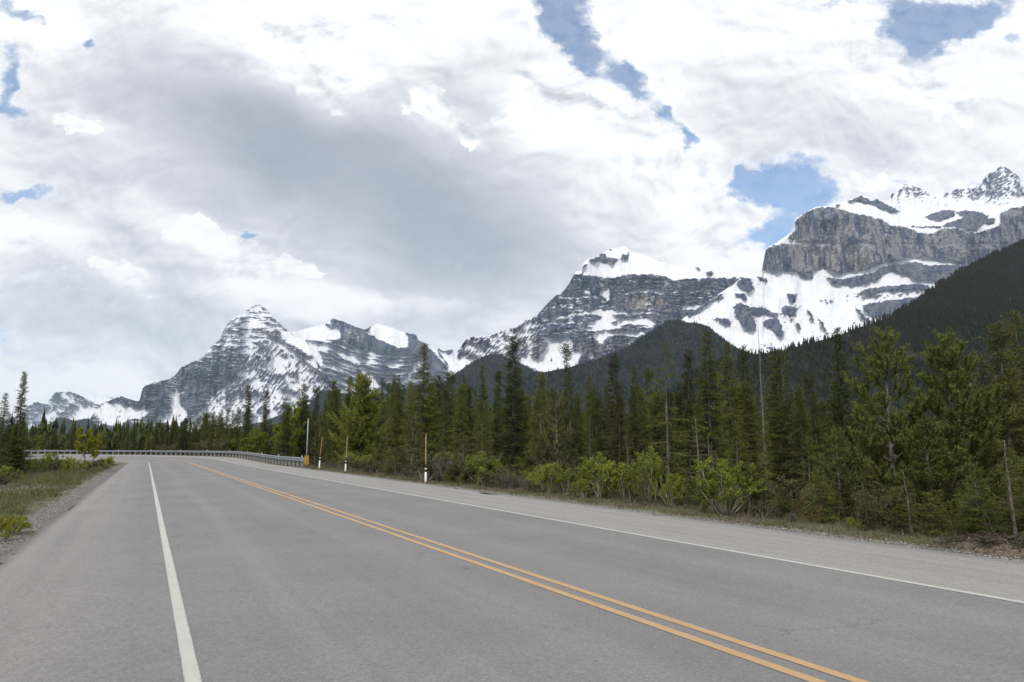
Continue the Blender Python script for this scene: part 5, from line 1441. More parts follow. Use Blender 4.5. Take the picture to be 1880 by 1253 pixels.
# the left side of the road
LEFT = [
    ('Sfd', 38, 683, 868, 'tall needle-thin dark spruce on the left, its tip alone against the sky', 0.75),
    ('Sbd', 5, 722, 872, 'dark spruce cut by the left edge of the view', 1.0),
    ('Sed', 22, 765, 866, 'dark spruce filling the gap beside the needle-thin one', 1.7),
    ('Sbd', 30, 790, 868, 'short dark spruce at the foot of the needle-thin one', 2.0),
    ('Sad', -14, 735, 876, 'dark spruce mostly outside the left edge', 1.2),
    ('Sed', 44, 772, 862, 'dark spruce, right end of the dark group on the left', 1.5),
    ('Sad', 14, 780, 864, 'stout dark spruce between the left edge and the needle-thin one', 1.9),
    ('sap2', 26, 812, 868, 'low dark young spruce skirting the dark group on the left', 2.0),
    ('ytree', 155, 786, 866, 'small yellow young tree alone in front of the far guardrail', 1.15),
    ('ytree', 174, 808, 864, 'smaller yellowish young tree touching the right of the small yellow one', 0.9),
    ('ybush', 203, 838, 856, 'yellow-green bush at the very tip of the meadow by the bend', 1.0),
    ('ybush', 190, 842, 860, 'yellow-green bush second from the meadow tip', 1.1),
    ('bush3', 172, 843, 863, 'dull scrub bush under the smaller yellowish young tree', 1.3),
    ('bush2', 137, 842, 868, 'green bush left of the small yellow young tree', 1.3),
    ('bush3', 120, 843, 862, 'dull scrub bush left of the green one near the yellow tree', 1.3),
    ('bush2', 100, 832, 861, 'taller green bush hiding part of the far guardrail', 1.0),
    ('bush3', 84, 842, 862, 'dull scrub bush left of the taller green one', 1.3),
    ('bush2', 66, 842, 863, 'low green bush right of the dark spruce group', 1.3),
    ('thin', 50, 833, 864, 'dark seedling next right of the dark spruce group', 1.0),
    ('bush2', 12, 856, 884, 'yellow-green bush in front of the dark spruce group', 1.2),
    ('bush3', -8, 862, 892, 'dull bush at the left edge in front of the dark spruces', 1.2),
    ('ybush', 8, 948, 988, 'yellow-green weed at the left edge on the near gravel', 0.9),
    ('ybush', 36, 946, 976, 'bright weed clump standing on the near gravel', 1.1),
    ('bush2', 22, 955, 972, 'green weed between the two bright clumps on the near gravel', 0.8),
]
for key, px, yt, base, lab, wd in LEFT:
    place(key, px, yt, None, lab, None, wd, base=base)


# ------------------------------------------------------------------ the crowded rows: individuals behind the front ones
ENV = np.array([(-60, 745), (0, 760), (60, 785), (110, 792), (200, 790), (240, 780), (262, 768), (300, 775), (335, 770), (360, 760), (400, 750), (440, 745), (500, 740), (560, 718), (620, 706), (700, 703), (760, 700), (860, 702), (950, 700), (1010, 705), (1060, 706), (1130, 704), (1200, 706), (1260, 700), (1320, 690), (1420, 700), (1520, 708), (1600, 735), (1700, 745), (1780, 715), (1840, 690), (1900, 650), (2000, 600)])
r_ = np.random.default_rng(99)


def rows(n, s0, s1, o0, o1, keys, label, group, spread=60, mind=2.1, seed=1, hmin=4.0, pxr=None):
    rr = np.random.default_rng(seed); done = []; tries = 0
    while len(done) < n and tries < n * 60:
        tries += 1
        s = rr.uniform(s0, s1); o = rr.uniform(o0, o1)
        x, y, _ = so2xyz(s, o)
        if y < 4: continue
        px = W0 / 2 + FPX * x / y * (math.cos(PITCH) + 0.02)
        if px < -40 or px > 1930: continue
        if pxr and not (pxr[0] <= px <= pxr[1]): continue
        if any((x - a) ** 2 + (y - b) ** 2 < mind ** 2 for a, b in done): continue
        env = np.interp(px, ENV[:, 0], ENV[:, 1])
        yt = env + abs(rr.normal(0, spread * 0.55))
        h = top_height(px, yt, x, y)
        if h < hmin: h = hmin * rr.uniform(0.9, 1.2)
        if h > 15: h = 15 * rr.uniform(0.8, 1.0)
        lab = label(px) if callable(label) else label
        plant(keys[rr.integers(len(keys))], x, y, h, lab, group, rr.uniform(0, 6.28), rr.uniform(0.9, 1.35))
        done.append((x, y))
    print('rows', group, len(done))


DK = ['Sad', 'Sbd', 'Scd', 'Sed', 'Sam', 'Sbm', 'Sem', 'Sad', 'Sbd', 'Seb', 'Sfd']
rows(30, 12, 34, 13.5, 30, DK, 'dark spruce in the crowded shade behind the pines and saplings on the right', 'spruces crowded behind the pines on the right', 60, 2.0, 1, pxr=(1430, 1930))
rows(38, 22, 60, 13.5, 34, DK, 'dark spruce in the crowded rows between the tallest middle spruce and the bare dead trunk', 'spruces crowded right of the tallest middle spruce', 45, 2.0, 2, pxr=(960, 1430))
rows(36, 40, 100, 14, 36, DK, 'dark spruce in the crowded rows between the big larch and the tallest middle spruce', 'spruces crowded between larch and tallest spruce', 40, 2.2, 3, pxr=(690, 960))
rows(28, 60, 130, 14, 44, DK, 'dark spruce in the crowded rows behind the aspens and the hazard sign', 'spruces crowded behind the aspens', 40, 2.4, 4, pxr=(430, 700))
rows(96, 95, 290, 11, 40, ['Sbd', 'Scd', 'Sfd', 'Sbd', 'Sed', 'Seb', 'Sbm'], 'slim dark spruce in the distant row beyond the curving guardrail', 'distant spruces beyond the guardrail', 26, 1.6, 5, 5.0, pxr=(45, 440))
rows(16, 105, 290, 9.3, 11.5, ['Sbo', 'pine3', 'Sfo', 'aspen2', 'Sbm'], 'small pale tree at the foot of the distant row just beyond the curving guardrail', 'pale young trees beyond the guardrail', 10, 2.5, 6, 2.4, pxr=(60, 430)) if False else None


LANDMARKS = [(-60, 'left edge'), (38, 'needle-thin left spruce'), (155, 'yellow young tree'), (456, 'wispy-topped spruce'), (488, 'pointed yellowish spruce'), (522, 'stout dark spruce'), (562, 'tall grey pole'), (589, 'first snow pole'), (636, 'second snow pole'), (665, 'big larch'),
             (704, 'slim spruce beside the larch'), (775, 'first giant spruce'), (781, 'third snow pole'), (851, 'spruce with the thin dead trunk'), (886, 'pointed dark spruce near the middle'), (942, 'tallest middle spruce'), (992, 'full green spruce'), (1024, 'dull thick-trunked pine'), (1047, 'slender knobbly spruce'),
             (1085, 'green spruce behind the bushes'), (1128, 'brownish broad-skirted spruce'), (1165, 'middle-sized spruce'), (1221, 'light green open spruce'), (1263, 'brown-tinged narrow spruce'), (1281, 'weathered pale sapling'), (1300, 'very dark tall spruce'), (1341, 'spruce below the snow slope'), (1374, 'twin-tipped spruce clump'), (1399, 'bare dead trunk'),
             (1430, 'broad dark spruce'), (1470, 'shaded dark spruce'), (1499, 'rusty seedling'), (1545, 'wide even-boughed spruce'), (1590, 'spruce behind the open pine'), (1625, 'open pine'), (1664, 'thin leaning sapling'), (1700, 'low spreading pine'), (1745, 'round-tufted pine'), (1785, 'low bushy young pine'), (1808, 'drooping olive spruce'), (1850, 'bare-stemmed right sapling'), (1872, 'right-edge giant spruce')]
ORD = ['first', 'second', 'third', 'fourth', 'fifth', 'sixth', 'seventh', 'eighth', 'ninth', 'tenth', 'eleventh', 'twelfth', 'thirteenth', 'fourteenth']


def relabel(prefix, noun_of):
    """give every member of the crowded groups its own place among the trees one can tell apart"""
    buckets = {}
    for o in list(COL.objects):
        g_ = o.get('group')
        if not g_ or not g_.startswith(prefix) or o.parent: continue
        x, y = o.location.x, o.location.y
        if y < 1 or abs(x / y) > 0.77: continue
        px = W0 / 2 + FPX * x / y * 0.99
        L = max((l for l in LANDMARKS if l[0] <= px), key=lambda l: l[0])
        buckets.setdefault(L, []).append((px, o))
    for L, b in buckets.items():
        b.sort(key=lambda q: q[0])
        for i, (px, o) in enumerate(b):
            o['label'] = '%s, %s to the right of the %s' % (noun_of(o), ORD[min(i, 13)], L[1])


def relabel_kind(kind_, noun_):
    b_ = {}
    for o in list(COL.objects):
        if o.parent or not o.get('group', '').startswith('low thicket') or o.name.split('.')[0] != kind_: continue
        px = W0 / 2 + FPX * o.location.x / max(o.location.y, 1) * 0.99
        L = max((l for l in LANDMARKS if l[0] <= px), key=lambda l: l[0])
        b_.setdefault(L, []).append((px, o))
    for L, b in b_.items():
        b.sort(key=lambda q: q[0])
        for i, (px, o) in enumerate(b): o['label'] = '%s, %s right of the %s' % (noun_, ORD[min(i, 13)], L[1])


def side_wood(n, seed):
    rr = np.random.default_rng(seed); done = []
    while len(done) < n:
        s = rr.uniform(-30, 14); o = rr.uniform(10.5, 30); x, y, _ = so2xyz(s, o)
        if x < 0.77 * y + 2 or any((x - a) ** 2 + (y - b) ** 2 < 4 for a, b in done): continue
        plant(['Sad', 'Sbd', 'Sed', 'Sbm', 'light2'][rr.integers(5)], x, y, rr.uniform(4.5, 8.5), 'dark spruce in the crowded shade behind the pines and saplings on the right', 'spruces crowded behind the pines on the right', rr.uniform(0, 6.28), 1.2); done.append((x, y))


side_wood(26, 31)


def low_row(n, seed):
    rr = np.random.default_rng(seed); k = 0
    while k < n:
        s = rr.uniform(100, 280); o = rr.uniform(9.6, 12.5); x, y, _ = so2xyz(s, o)
        px = W0 / 2 + FPX * x / max(y, 1) * 0.99
        if y < 10 or px < 60 or px > 440: continue
        plant(['Sbo', 'pine3', 'Sfo', 'aspen2', 'Sbm', 'bush3'][rr.integers(6)], x, y, rr.uniform(2.0, 4.4), 'small pale growth at the foot of the distant row just beyond the curving guardrail', 'pale young trees beyond the guardrail', rr.uniform(0, 6.28), 1.2)
        k += 1


low_row(26, 8)


def thicket(n, px0, px1, o0, o1, keys, label, group, h0, h1, seed):
    rr = np.random.default_rng(seed); done = []; tries = 0
    while len(done) < n and tries < 4000:
        tries += 1
        px = rr.uniform(px0, px1); o = rr.uniform(o0, o1); x, y = ray_at_offset(px, o)
        if any((x - a) ** 2 + (y - b) ** 2 < 0.55 ** 2 for a, b in done): continue
        plant(keys[rr.integers(len(keys))], x, y, rr.uniform(h0, h1), label, group, rr.uniform(0, 6.28), rr.uniform(1.0, 1.35)); done.append((x, y))


low_label = {'conifer_seedling': 'rusty seedling in the thicket', 'leafy_bush': 'low leafy bush in the thicket', 'twiggy_bush': 'low brown twiggy bush in the thicket', 'spruce_sapling': 'low young spruce in the thicket', 'spruce_tree': 'small green spruce in the thicket'}
thicket(30, 590, 900, 8.1, 11.5, ['bush3', 'bush2', 'twig', 'sap2', 'bush2', 'sap', 'light2', 'bush'], 'small scrub growth in the low thicket behind the snow poles', 'low thicket behind the snow poles', 0.7, 1.7, 21)
thicket(34, 900, 1380, 8.2, 11.0, ['bush2', 'thin', 'sap2', 'sap', 'bush3', 'light2', 'bush2', 'sap'], 'small scrub growth in the low thicket around the bright leafy bushes', 'low thicket round the leafy bushes', 0.6, 1.35, 22)
thicket(24, 1380, 1910, 8.2, 10.6, ['sap2', 'sap', 'sap2', 'rusty', 'sap', 'bush3'], 'small evergreen growth in the low thicket at the feet of the roadside pines', 'low thicket at the feet of the pines', 0.5, 1.4, 23)
for kind_, noun_ in low_label.items():
    relabel_kind(kind_, noun_)
relabel('spruces crowded', lambda o: 'crowded dark spruce')


def mass_forest():
    """the wood further back, one mass"""
    rr = np.random.default_rng(5)
    n = 5200
    s = rr.uniform(-60, 299, n); o = 34 + rr.random(n) ** 1.2 * 240
    P = so2xyz(s, o)
    x, y = P[:, 0], P[:, 1]
    px = W0 / 2 + FPX * x / np.maximum(y, 1)
    ok = ((y > 18) & (px > -150) & (px < 2150)) | ((px >= 2150) | (y < 18)) & (o < 90)
    x, y, px = x[ok], y[ok], px[ok]
    env = np.interp(np.clip(px, -200, 2150), ENV[:, 0], ENV[:, 1]) + 34 + np.abs(rr.normal(0, 14, len(px)))
    v = gn(px, env)[1]
    z = ground_z(x, y)
    h = np.where((px > 2100) | (y < 18), 8 + rr.normal(0, 1.2, len(px)), np.clip(CAM_H + v * y - z, 3.0, 14))
    far_trees("forest", np.stack([x, y, z - 0.3], 1), h, N_DARK, 7, 9, 5, wid=0.13)
    # left of the road and beyond it
    n = 3200
    a = np.radians(rr.uniform(-50, -21, n)); d = rr.uniform(75, 340, n)
    x, y = d * np.sin(a), d * np.cos(a); so = xy2so(x, y)[1]
    ok = ((so > 16) | (so < -20)) & ((d > 175) | (a < math.radians(-38.2)))
    x, y = x[ok], y[ok]
    h = rr.uniform(4.5, 11.0, len(x)) * (0.85 + 0.35 * perlin(x / 14, y / 14, 5))
    far_trees("forest", np.stack([x, y, ground_z(x, y) - 0.3], 1), h, N_DARK, 7, 8, 6, wid=0.13)


mass_forest()



# ------------------------------------------------------------------ guardrail, signs and snow poles
M_GALV = simple_mat("galvanised_steel", (0.29, 0.31, 0.34), 0.45, 0.55, 0.14, 6.0, 0.5)
M_POST = simple_mat("weathered_post", (0.27, 0.29, 0.30), 0.8, 0.0, 0.25, 9.0)
M_PWHITE = simple_mat("white_plastic", (0.72, 0.73, 0.72), 0.5, 0.0, 0.08, 20)
M_BLACK = simple_mat("black_paint", (0.015, 0.015, 0.017), 0.5, 0.0, 0.1, 20)
M_ORANGE = simple_mat("faded_orange_stick", (0.50, 0.33, 0.16), 0.7, 0.0, 0.2, 12)
M_ORTIP = simple_mat("orange_tip", (0.52, 0.20, 0.09), 0.6, 0.0, 0.1, 12)
M_GREYP = simple_mat("grey_pole", (0.34, 0.37, 0.42), 0.5, 0.2, 0.12, 12)


def to_mesh(name, parts, mat, smooth=False):
    V = []; F = []; n = 0
    for v, f in parts:
        V.append(v); F.append(np.asarray(f) + n); n += len(v)
    quads = np.vstack(F)
    if quads.shape[1] == 4:
        deg = quads[:, 2] == quads[:, 3]
        return mesh_from(name, np.vstack(V), [q for q in (quads[~deg], quads[deg][:, :3]) if len(q)], [mat], smooth=smooth)
    return mesh_from(name, np.vstack(V), quads, [mat], smooth=smooth)


def ground_hit(px, py):
    """where the photo pixel meets the road-side surface (banked plane beside the road)"""
    u, v = gn(px, py); u, v = float(u), float(v)
    y = CAM_H / -v
    for _ in range(6):
        z = float(ground_z(np.array([u * y]), np.array([y]))[0])
        y = 0.5 * y + 0.5 * (CAM_H - z) / -v
    return u * y, y


def build_guardrail():
    o0 = 7.35
    s_end = 61.0
    root = thing("guardrail", "long grey steel guardrail on posts following the outside of the road bend", "guardrail", tuple(so2xyz(s_end, o0)))
    inv = -Vector(so2xyz(s_end, o0))
    iv = np.array(inv)
    s = np.arange(s_end, 288, 0.9)
    prof = np.array([(0.00, -0.155), (-0.02, -0.15), (-0.08, -0.115), (-0.08, -0.065), (-0.015, -0.03), (-0.015, 0.03), (-0.08, 0.065), (-0.08, 0.115), (-0.02, 0.15), (0.00, 0.155)])
    prof = np.vstack([prof, prof[::-1] + (0.006, 0)])
    P = []
    for po, pz in prof:
        q = so2xyz(s, o0 - 0.02 + po); q[:, 2] += 0.60 + pz; P.append(q)
    P = np.stack(P, 1)
    m = len(prof); i = np.arange(len(s) - 1)[:, None] * m; j = np.arange(m)[None]; k = (j + 1) % m
    F = np.stack([i + j, i + k, i + k + m, i + j + m], -1).reshape(-1, 4)
    link("rail", mesh_from("rail", P.reshape(-1, 3) + iv, F, [M_GALV], smooth=False), root)
    # flat terminal wrapped round the first post
    e = so2xyz(s_end - 0.35, o0 - 0.05)
    th = float(np.interp(s_end, S_ARR, TH))
    v1, f1 = box_arr(e[0], e[1], e[2] + 0.60, 0.12, 0.95, 0.34, th)
    link("end_terminal", to_mesh("end_terminal", [(v1 + iv, f1)], M_GALV), root)
    v, f = box_arr(0, 0, 0.26, 0.17, 0.20, 0.92)
    pm = to_mesh("rail_post", [(v, f)], M_POST)
    v2, f2 = box_arr(0, 0, 0, 0.05, 0.10, 0.16)
    rm = to_mesh("rail_marker", [(v2, f2)], M_PWHITE)
    n = 0
    ps = list(np.arange(s_end + 0.6, 200, 1.905)) + list(np.arange(200, 286, 3.6))
    for kk, q in enumerate(ps):
        p = so2xyz(q, o0 + 0.10)
        b = bpy.data.objects.new("post", pm); COL.objects.link(b); b.parent = root
        b.location = Vector(p) + inv; b.rotation_euler = (0, 0, float(np.interp(q, S_ARR, TH)))
        if kk % 6 == 0:
            c = bpy.data.objects.new("marker", rm); COL.objects.link(c); c.parent = root
            c.location = Vector(so2xyz(q, o0 + 0.05)) + inv + Vector((0, 0, 0.83)); c.rotation_euler = (0, 0, float(np.interp(q, S_ARR, TH)))
        n += 1
    print("rail posts", n)


def build_sign():
    x, y = ground_hit(562, 857)
    z = float(ground_z(np.array([x]), np.array([y]))[0])
    rz = math.atan2(-x, y) * 1.0
    t = thing("hazard_sign", "small yellow hazard sign with black diagonal stripes at the guardrail end", "sign", (x, y, z), rz)
    k = y / FPX
    w, h = 8.2 * k, 15.5 * k; zb = CAM_H + float(gn(562, 853)[1]) * y - z
    link("panel", to_mesh("panel", [box_arr(0, 0, zb + h / 2, w, 0.02, h)], simple_mat("sign_yellow", (0.75, 0.42, 0.03), 0.45, 0, 0.05, 5)), t)
    # stripes rising to the right, clipped to the panel
    V = []; F = []; n = 0
    sw = h / 6.4
    for i in range(-3, 7):
        c0 = zb + i * sw * 1.75
        poly = [(-w / 2, c0), (w / 2, c0 + w * 1.05), (w / 2, c0 + w * 1.05 + sw * 0.85), (-w / 2, c0 + sw * 0.85)]
        # clip against the top and bottom edges
        def clip(pl, lim, sign):
            out = []
            for a in range(len(pl)):
                p, q = pl[a], pl[(a + 1) % len(pl)]
                ip, iq = sign * (p[1] - lim) <= 0, sign * (q[1] - lim) <= 0
                if ip: out.append(p)
                if ip != iq:
                    tt = (lim - p[1]) / (q[1] - p[1]); out.append((p[0] + tt * (q[0] - p[0]), lim))
            return out
        poly = clip(poly, zb + h - 0.012, 1); poly = clip(poly, zb + 0.012, -1) if len(poly) > 2 else poly
        if len(poly) < 3: continue
        for a in range(1, len(poly) - 1):
            V += [(poly[0][0] * .96, -0.0135, poly[0][1]), (poly[a][0] * .96, -0.0135, poly[a][1]), (poly[a + 1][0] * .96, -0.0135, poly[a + 1][1])]; F.append((n, n + 1, n + 2)); n += 3
    link("stripes", mesh_from("stripes", V, np.array(F), [M_BLACK]), t)
    link("post", to_mesh("post", [box_arr(0.0, 0.045, (zb + h * 0.9) / 2 - 0.1, 0.09, 0.05, zb + h * 0.9 + 0.2)], M_GREYP), t)
    # the tall grey pole behind
    x2, y2 = x * 1.006 + 0.0, y * 1.006
    z2 = float(ground_z(np.array([x2]), np.array([y2]))[0])
    t2 = thing("marker_pole", "very tall slim grey pole with an orange tip just behind the hazard sign", "pole", (x2, y2, z2))
    H = CAM_H + float(gn(562, 768)[1]) * y2 - z2
    v, f = tube([(0, 0, -0.2), (0, 0, H * 0.5), (0, 0, H - 0.12)], [0.048, 0.046, 0.044], 10)
    link("pole", to_mesh("pole", [(v, f)], M_GREYP, True), t2)
    v, f = tube([(0, 0, H - 0.12), (0, 0, H)], [0.05, 0.046], 10)
    link("tip", to_mesh("tip", [(v, f)], M_ORTIP), t2)


def build_snow_poles():
    labs = ["white snow pole with black cap and leaning orange stick, nearest the hazard sign",
            "white snow pole with black cap and orange stick, middle of the three by the verge",
            "largest white snow pole with black cap and straight orange stick, third from the guardrail"]
    for (bx, by, tx, ty, cap_top, lab) in ((586, 861, 592, 802, 837, labs[0]), (634, 866.5, 638, 799, 843, labs[1]), (781.5, 886.5, 782, 797, 855.5, labs[2])):
        x, y = ground_hit(bx, by); z = float(ground_z(np.array([x]), np.array([y]))[0]); k = y / FPX
        t = thing("snow_pole", lab, "pole", (x, y, z), 0, "snow poles along the right verge")
        hb = CAM_H + float(gn(bx, cap_top)[1]) * y - z; ht = CAM_H + float(gn(tx, ty)[1]) * y - z
        r = 0.052; lean = (tx - bx - (W0 / 2 - bx) * (by - ty) / FPX * math.tan(PITCH)) * k
        cap = hb * 0.36
        l1 = lean * 0.25
        pz = [-0.15, 0.02, hb - cap]
        v, f = tube([(l1 * q / hb, 0, q) for q in pz], [r, r, r * 0.98], 12)
        link("post", to_mesh("post", [(v, f)], M_PWHITE, True), t)
        v, f = tube([(l1 * (hb - cap) / hb, 0, hb - cap), (l1 * (hb - cap * 0.60) / hb, 0, hb - cap * 0.60)], [r * 1.12, r * 1.12], 12)
        v2, f2 = tube([(l1 * (hb - cap * 0.36) / hb, 0, hb - cap * 0.36), (l1, 0, hb)], [r * 1.12, r * 0.95], 12)
        link("black_band", to_mesh("black_band", [(v, f), (v2, f2)], M_BLACK), t)
        v, f = tube([(l1 * (hb - cap * 0.60) / hb, 0, hb - cap * 0.60), (l1 * (hb - cap * 0.36) / hb, 0, hb - cap * 0.36)], [r * 1.05, r * 1.05], 12)
        link("reflective_band", to_mesh("reflective_band", [(v, f)], M_PWHITE), t)
        m = 11; tt = np.linspace(0, 1, m); q = np.stack([l1 + (lean - l1) * tt, 0 * tt, hb + (ht - hb) * tt], 1)
        v, f = tube(q[:-1], 0.021, 8)
        st = link("stick", to_mesh("stick", [(v, f)], M_ORANGE, True), t)
        v, f = tube(q[-2:], [0.021, 0.019], 8)
        v3, f3 = tube([q[-2] * 0.3 + q[-1] * 0.7, q[-1]], [0.035, 0.030], 8)
        link("stick_tip", to_mesh("stick_tip", [(v, f), (v3, f3)], M_ORTIP), st)


build_guardrail()
build_sign()
build_snow_poles()


# ------------------------------------------------------------------ grass, litter and stones on the verges
def blades(name, x, y, h, w, mat, tip, lean=0.5, seed=0, dz=0.0, zoff=None):
    rr = np.random.default_rng(seed); n = len(x)
    z = ground_z(x, y) + dz if zoff is None else zoff
    a = rr.random(n) * 6.283; la = rr.random(n) * 6.283; l = lean * rr.random(n) * h
    sx, sy = np.cos(a) * w, np.sin(a) * w
    B = np.stack([x, y, z], 1)
    V = np.empty((n, 3, 3)); V[:, 0] = B - np.stack([sx, sy, 0 * sx], 1); V[:, 1] = B + np.stack([sx, sy, 0 * sx], 1)
    V[:, 2] = B + np.stack([np.cos(la) * l, np.sin(la) * l, h], 1)
    me = mesh_from(name, V.reshape(-1, 3), np.arange(3 * n).reshape(-1, 3), [mat], attrs={'tip': np.repeat(tip, 3)})
    return link(name, me, kind="stuff")


G_GREEN = mat_foliage("verge_grass", (0.065, 0.080, 0.022), (0.190, 0.195, 0.070), 0.3, 0.0, 0.7, patch=(0.35, (0.17, 0.13, 0.09)))
G_DRY = mat_foliage("dry_grass", (0.100, 0.078, 0.052), (0.290, 0.245, 0.175), 0.2, 0.0, 0.8, patch=(0.5, (0.115, 0.105, 0.050)))
G_PALE = mat_foliage("pale_meadow", (0.120, 0.120, 0.075), (0.290, 0.290, 0.210), 0.2, 0.0, 0.8, patch=(0.22, (0.16, 0.12, 0.09)))


def build_grass():
    rr = np.random.default_rng(11)

    def scatter(n, s0, s1, o0, o1, bias=1.0, pw=1.6):
        s = s0 + (s1 - s0) * rr.random(n) ** pw; o = o0 + (o1 - o0) * rr.random(n) ** bias
        P = so2xyz(s, o); return P[:, 0], P[:, 1], s, o
    # left meadow, clumped
    x, y, s, o = scatter(220000, 4, 88, -6.7, -28, 1.5)
    d = fbm(x / 1.6, y / 1.6, 3, 201); d2 = fbm(x / 6, y / 6, 3, 202)
    e = -6.95 + fbm(x * 0.9, y * 0.9, 3, 203) * 1.1
    keep = (d + d2 * 1.3 + rr.normal(0, 0.22, len(x)) + 0.35 * sst(-9.5, -7.5, o) > 0.12) & (o < e)
    x, y, d, d2 = x[keep], y[keep], d[keep], d2[keep]
    h = (0.05 + 0.13 * np.clip(d + 0.4, 0, 1)) * (0.5 + rr.random(len(x))); dist = np.hypot(x, y)
    blades("grass", x, y, h, 0.004 + 0.0004 * dist, G_GREEN, np.clip(rr.random(len(x)) * 0.7 + 0.3 * d, 0, 1), 0.8, 1, zoff=verge_z(x, y))
    x, y, s, o = scatter(210000, 4, 88, -6.6, -30, 1.5)
    d = fbm(x / 2.6, y / 2.6, 3, 205); e = -6.8 + fbm(x * 0.9, y * 0.9, 3, 203) * 1.2
    keep = (d + rr.normal(0, 0.25, len(x)) > -0.15) & (o < e); x, y = x[keep], y[keep]; dist = np.hypot(x, y)
    blades("dry_grass", x, y, (0.03 + 0.09 * rr.random(len(x))), 0.004 + 0.0004 * dist, G_PALE, rr.random(len(x)), 1.4, 2, zoff=verge_z(x, y))
    # taller weeds along the meadow tip by the bend
    x, y, s, o = scatter(26000, 42, 78, -7.6, -22, 1.2, 1.0)
    d = fbm(x / 1.1, y / 1.1, 3, 207); keep = d + rr.normal(0, 0.12, len(x)) > 0.16; x, y, d = x[keep], y[keep], d[keep]
    blades("tall_weeds", x, y, 0.15 + 0.45 * rr.random(len(x)) * np.clip(d * 2, 0.2, 1), 0.014, G_GREEN, rr.random(len(x)) * 0.8, 0.4, 3)
    # right verge: dry litter and grass
    x, y, s, o = scatter(150000, 4, 130, 7.15, 10.6, 0.9, 2.0)
    e = 7.35 + fbm(x * 0.8, y * 0.8, 3, 209) * 0.7
    d = fbm(x / 0.9, y / 0.9, 3, 208); keep = (o > e) & (d + rr.normal(0, 0.3, len(x)) > -0.25); x, y, d, o = x[keep], y[keep], d[keep], o[keep]
    dist = np.hypot(x, y)
    zz = np.maximum(ground_z(x, y), so2xyz(*xy2so(x, y))[:, 2] - 0.12 - 0.1 * (o - 7))
    zz = verge_z(x, y)
    blades("dry_grass", x, y, (0.02 + 0.08 * rr.random(len(x)) ** 1.5) * (1 + 0.8 * np.clip(d, 0, 1)), 0.003 + 0.0004 * dist, G_DRY, rr.random(len(x)), 1.2, 4, zoff=zz)
    x, y, s, o = scatter(60000, 4, 130, 7.3, 13.0, 1.0, 2.0)
    d = fbm(x / 1.2, y / 1.2, 3, 211); keep = (d + rr.normal(0, 0.15, len(x)) > 0.02); x, y, d = x[keep], y[keep], d[keep]; dist = np.hypot(x, y)
    blades("grass", x, y, 0.03 + 0.11 * rr.random(len(x)), 0.004 + 0.0004 * dist, G_GREEN, rr.random(len(x)), 0.7, 5, zoff=verge_z(x, y))
    # tall dry stalks
    x, y, s, o = scatter(1600, 5, 110, 8.0, 10.5, 1.0, 1.5)
    blades("dry_stalks", x, y, 0.25 + 0.45 * rr.random(len(x)), 0.004 + 0.0003 * np.hypot(x, y), L_TWIG, rr.random(len(x)), 0.35, 6, zoff=verge_z(x, y))
    # stones of the gravel edges
    V = []; F = []; base = 0
    ico = np.array([(0, 0, 1), (.9, 0, .1), (.2, .85, -.1), (-.75, .5, .1), (-.7, -.55, 0), (.3, -.9, .1), (0, 0, -.6)], float)
    fi = np.array([(0, 1, 2), (0, 2, 3), (0, 3, 4), (0, 4, 5), (0, 5, 1), (6, 2, 1), (6, 3, 2), (6, 4, 3), (6, 5, 4), (6, 1, 5)])
    S = np.concatenate([3.5 + 50 * rr.random(9000) ** 2, 3.5 + 60 * rr.random(5000) ** 1.8]); O = np.concatenate([-5.95 - 1.35 * rr.random(9000) ** 0.9, 6.75 + 0.9 * rr.random(5000)])
    P = so2xyz(S, O); n = len(P); z = verge_z(P[:, 0], P[:, 1])
    r0 = (0.008 + 0.022 * rr.random(n) ** 3); rot = rr.random(n) * 6.28
    q = ico[None] * (0.7 + 0.6 * rr.random((n, 7, 1))) * r0[:, None, None]
    c, s_ = np.cos(rot)[:, None], np.sin(rot)[:, None]
    Q = np.stack([q[..., 0] * c - q[..., 1] * s_ + P[:, 0:1], q[..., 0] * s_ + q[..., 1] * c + P[:, 1:2], q[..., 2] * 0.7 + z[:, None] + 0.004], -1)
    Fa = (np.arange(n)[:, None, None] * 7 + fi[None]).reshape(-1, 3)
    link("gravel", mesh_from("gravel", Q.reshape(-1, 3), Fa, [simple_mat("loose_stones", (0.27, 0.25, 0.23), 0.9, 0, 0.45, 30)]), kind="stuff")


def verge_z(x, y):
    s, o = xy2so(x, y)
    e0 = np.where(o > 0, 6.6, 5.84); wd = np.where(o > 0, 2.6, 2.4)
    t = np.clip((np.abs(o) - e0) / wd, 0, 1)
    P = so2xyz(s, o); gz = ground_z(x, y)
    z = P[:, 2] - 0.055 - 0.05 * t + fbm(x * 2.2, y * 2.2, 3, 21) * 0.03
    k = sst(0.55, 0.95, t)
    return z * (1 - k) + (gz + 0.02) * k


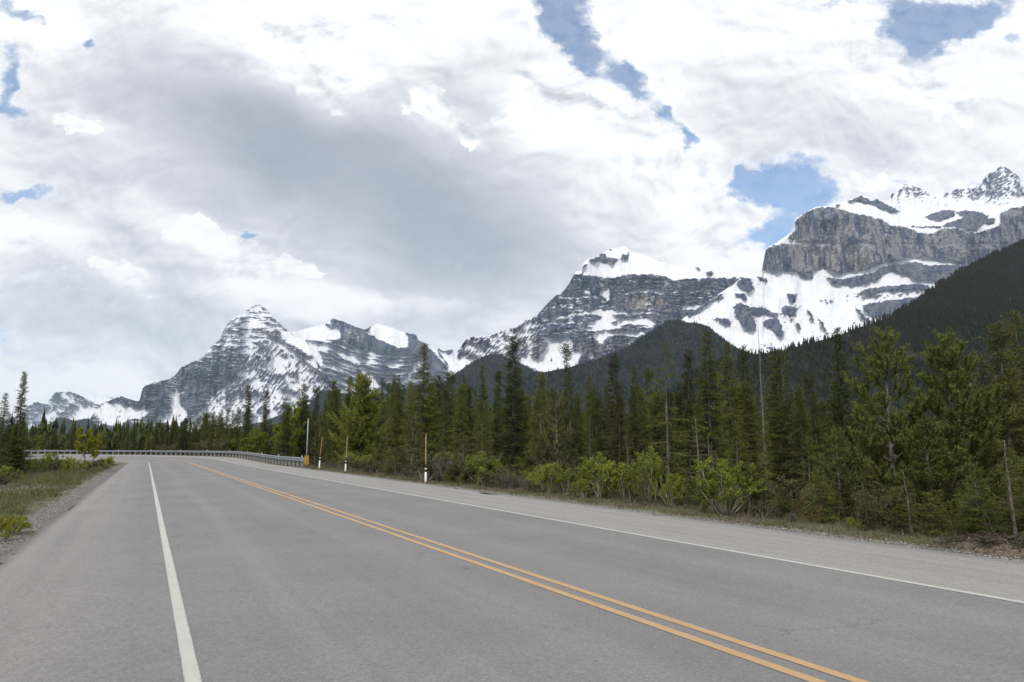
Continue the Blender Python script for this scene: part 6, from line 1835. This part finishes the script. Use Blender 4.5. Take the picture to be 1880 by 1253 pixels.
def build_brush_heap():
    """the heap of cut brush and roots by the verge near the right edge"""
    x, y = ray_at_offset(1800, 7.7); z = float(verge_z(np.array([x]), np.array([y]))[0])
    rr = np.random.default_rng(44); t = thing("brush_heap", "low heap of grey-brown cut brush and earth on the verge near the right edge", "brush heap", (x, y, z))
    n = 16; a = np.linspace(0, 2 * np.pi, 40, endpoint=False); rad = np.linspace(0, 1, n)
    A, R = np.meshgrid(a, rad); X = R * np.cos(A) * 0.95; Y = R * np.sin(A) * 0.5
    c, s_ = math.cos(AL), math.sin(AL)
    Z = 0.22 * (1 - R ** 2) ** 0.8 * (1 + 0.8 * fbm(X * 4, Y * 4, 3, 4)) - 0.04
    XR = X * -s_ - Y * c; YR = X * c - Y * s_
    i = np.arange(n - 1)[:, None] * 40; j = np.arange(40)[None]; k = (j + 1) % 40
    F = np.stack([i + j, i + k, i + k + 40, i + j + 40], -1).reshape(-1, 4)
    link("earth", mesh_from("earth", np.stack([XR, YR, Z], -1).reshape(-1, 3), F, [simple_mat("heap_earth", (0.13, 0.10, 0.08), 0.95, 0, 0.45, 14)], smooth=True), t)
    parts = []
    for k in range(420):
        p = rr.normal(0, 0.33, 2); p = np.array([p[0] * -s_ * 1.3 - p[1] * c * .6, p[0] * c * 1.3 - p[1] * s_ * .6]); zz = 0.20 * max(0, 1 - (p[0] ** 2 + p[1] ** 2)) + rr.random() * 0.04
        d = unit(np.array([rr.normal(), rr.normal(), rr.normal() * 0.3])); l = 0.1 + 0.3 * rr.random()
        q = np.array([[*p, zz]]) + d * np.linspace(-.5, .5, 4)[:, None] * l; q += rr.normal(0, 0.012, q.shape)
        parts.append(tube(q, np.linspace(0.009, 0.003, 4), 4, cap=False))
    link("brushwood", to_mesh("brushwood", parts, L_TWIG), t)


build_grass()
build_brush_heap()


# ------------------------------------------------------------------ haze: one closed box of thin even air
def build_haze(dens=2.1e-5):
    v, f = box_arr(0, 0, 0, 50600, 50600, 2)
    v[:, 2] = np.where(v[:, 2] > 0, 3900, -70)
    m = bpy.data.materials.new("haze"); m.use_nodes = True
    g = NT(m.node_tree); g.n.clear()
    pv = g.new('ShaderNodeVolumePrincipled'); o = g.new('ShaderNodeOutputMaterial')
    pv.inputs['Color'].default_value = (0.66, 0.82, 1.0, 1); pv.inputs['Density'].default_value = dens
    pv.inputs['Anisotropy'].default_value = 0.2
    g.l.new(pv.outputs[0], o.inputs['Volume'])
    me = mesh_from("haze", v, f, [m])
    link("haze", me, kind="stuff")


HAZE = True
if HAZE: build_haze()
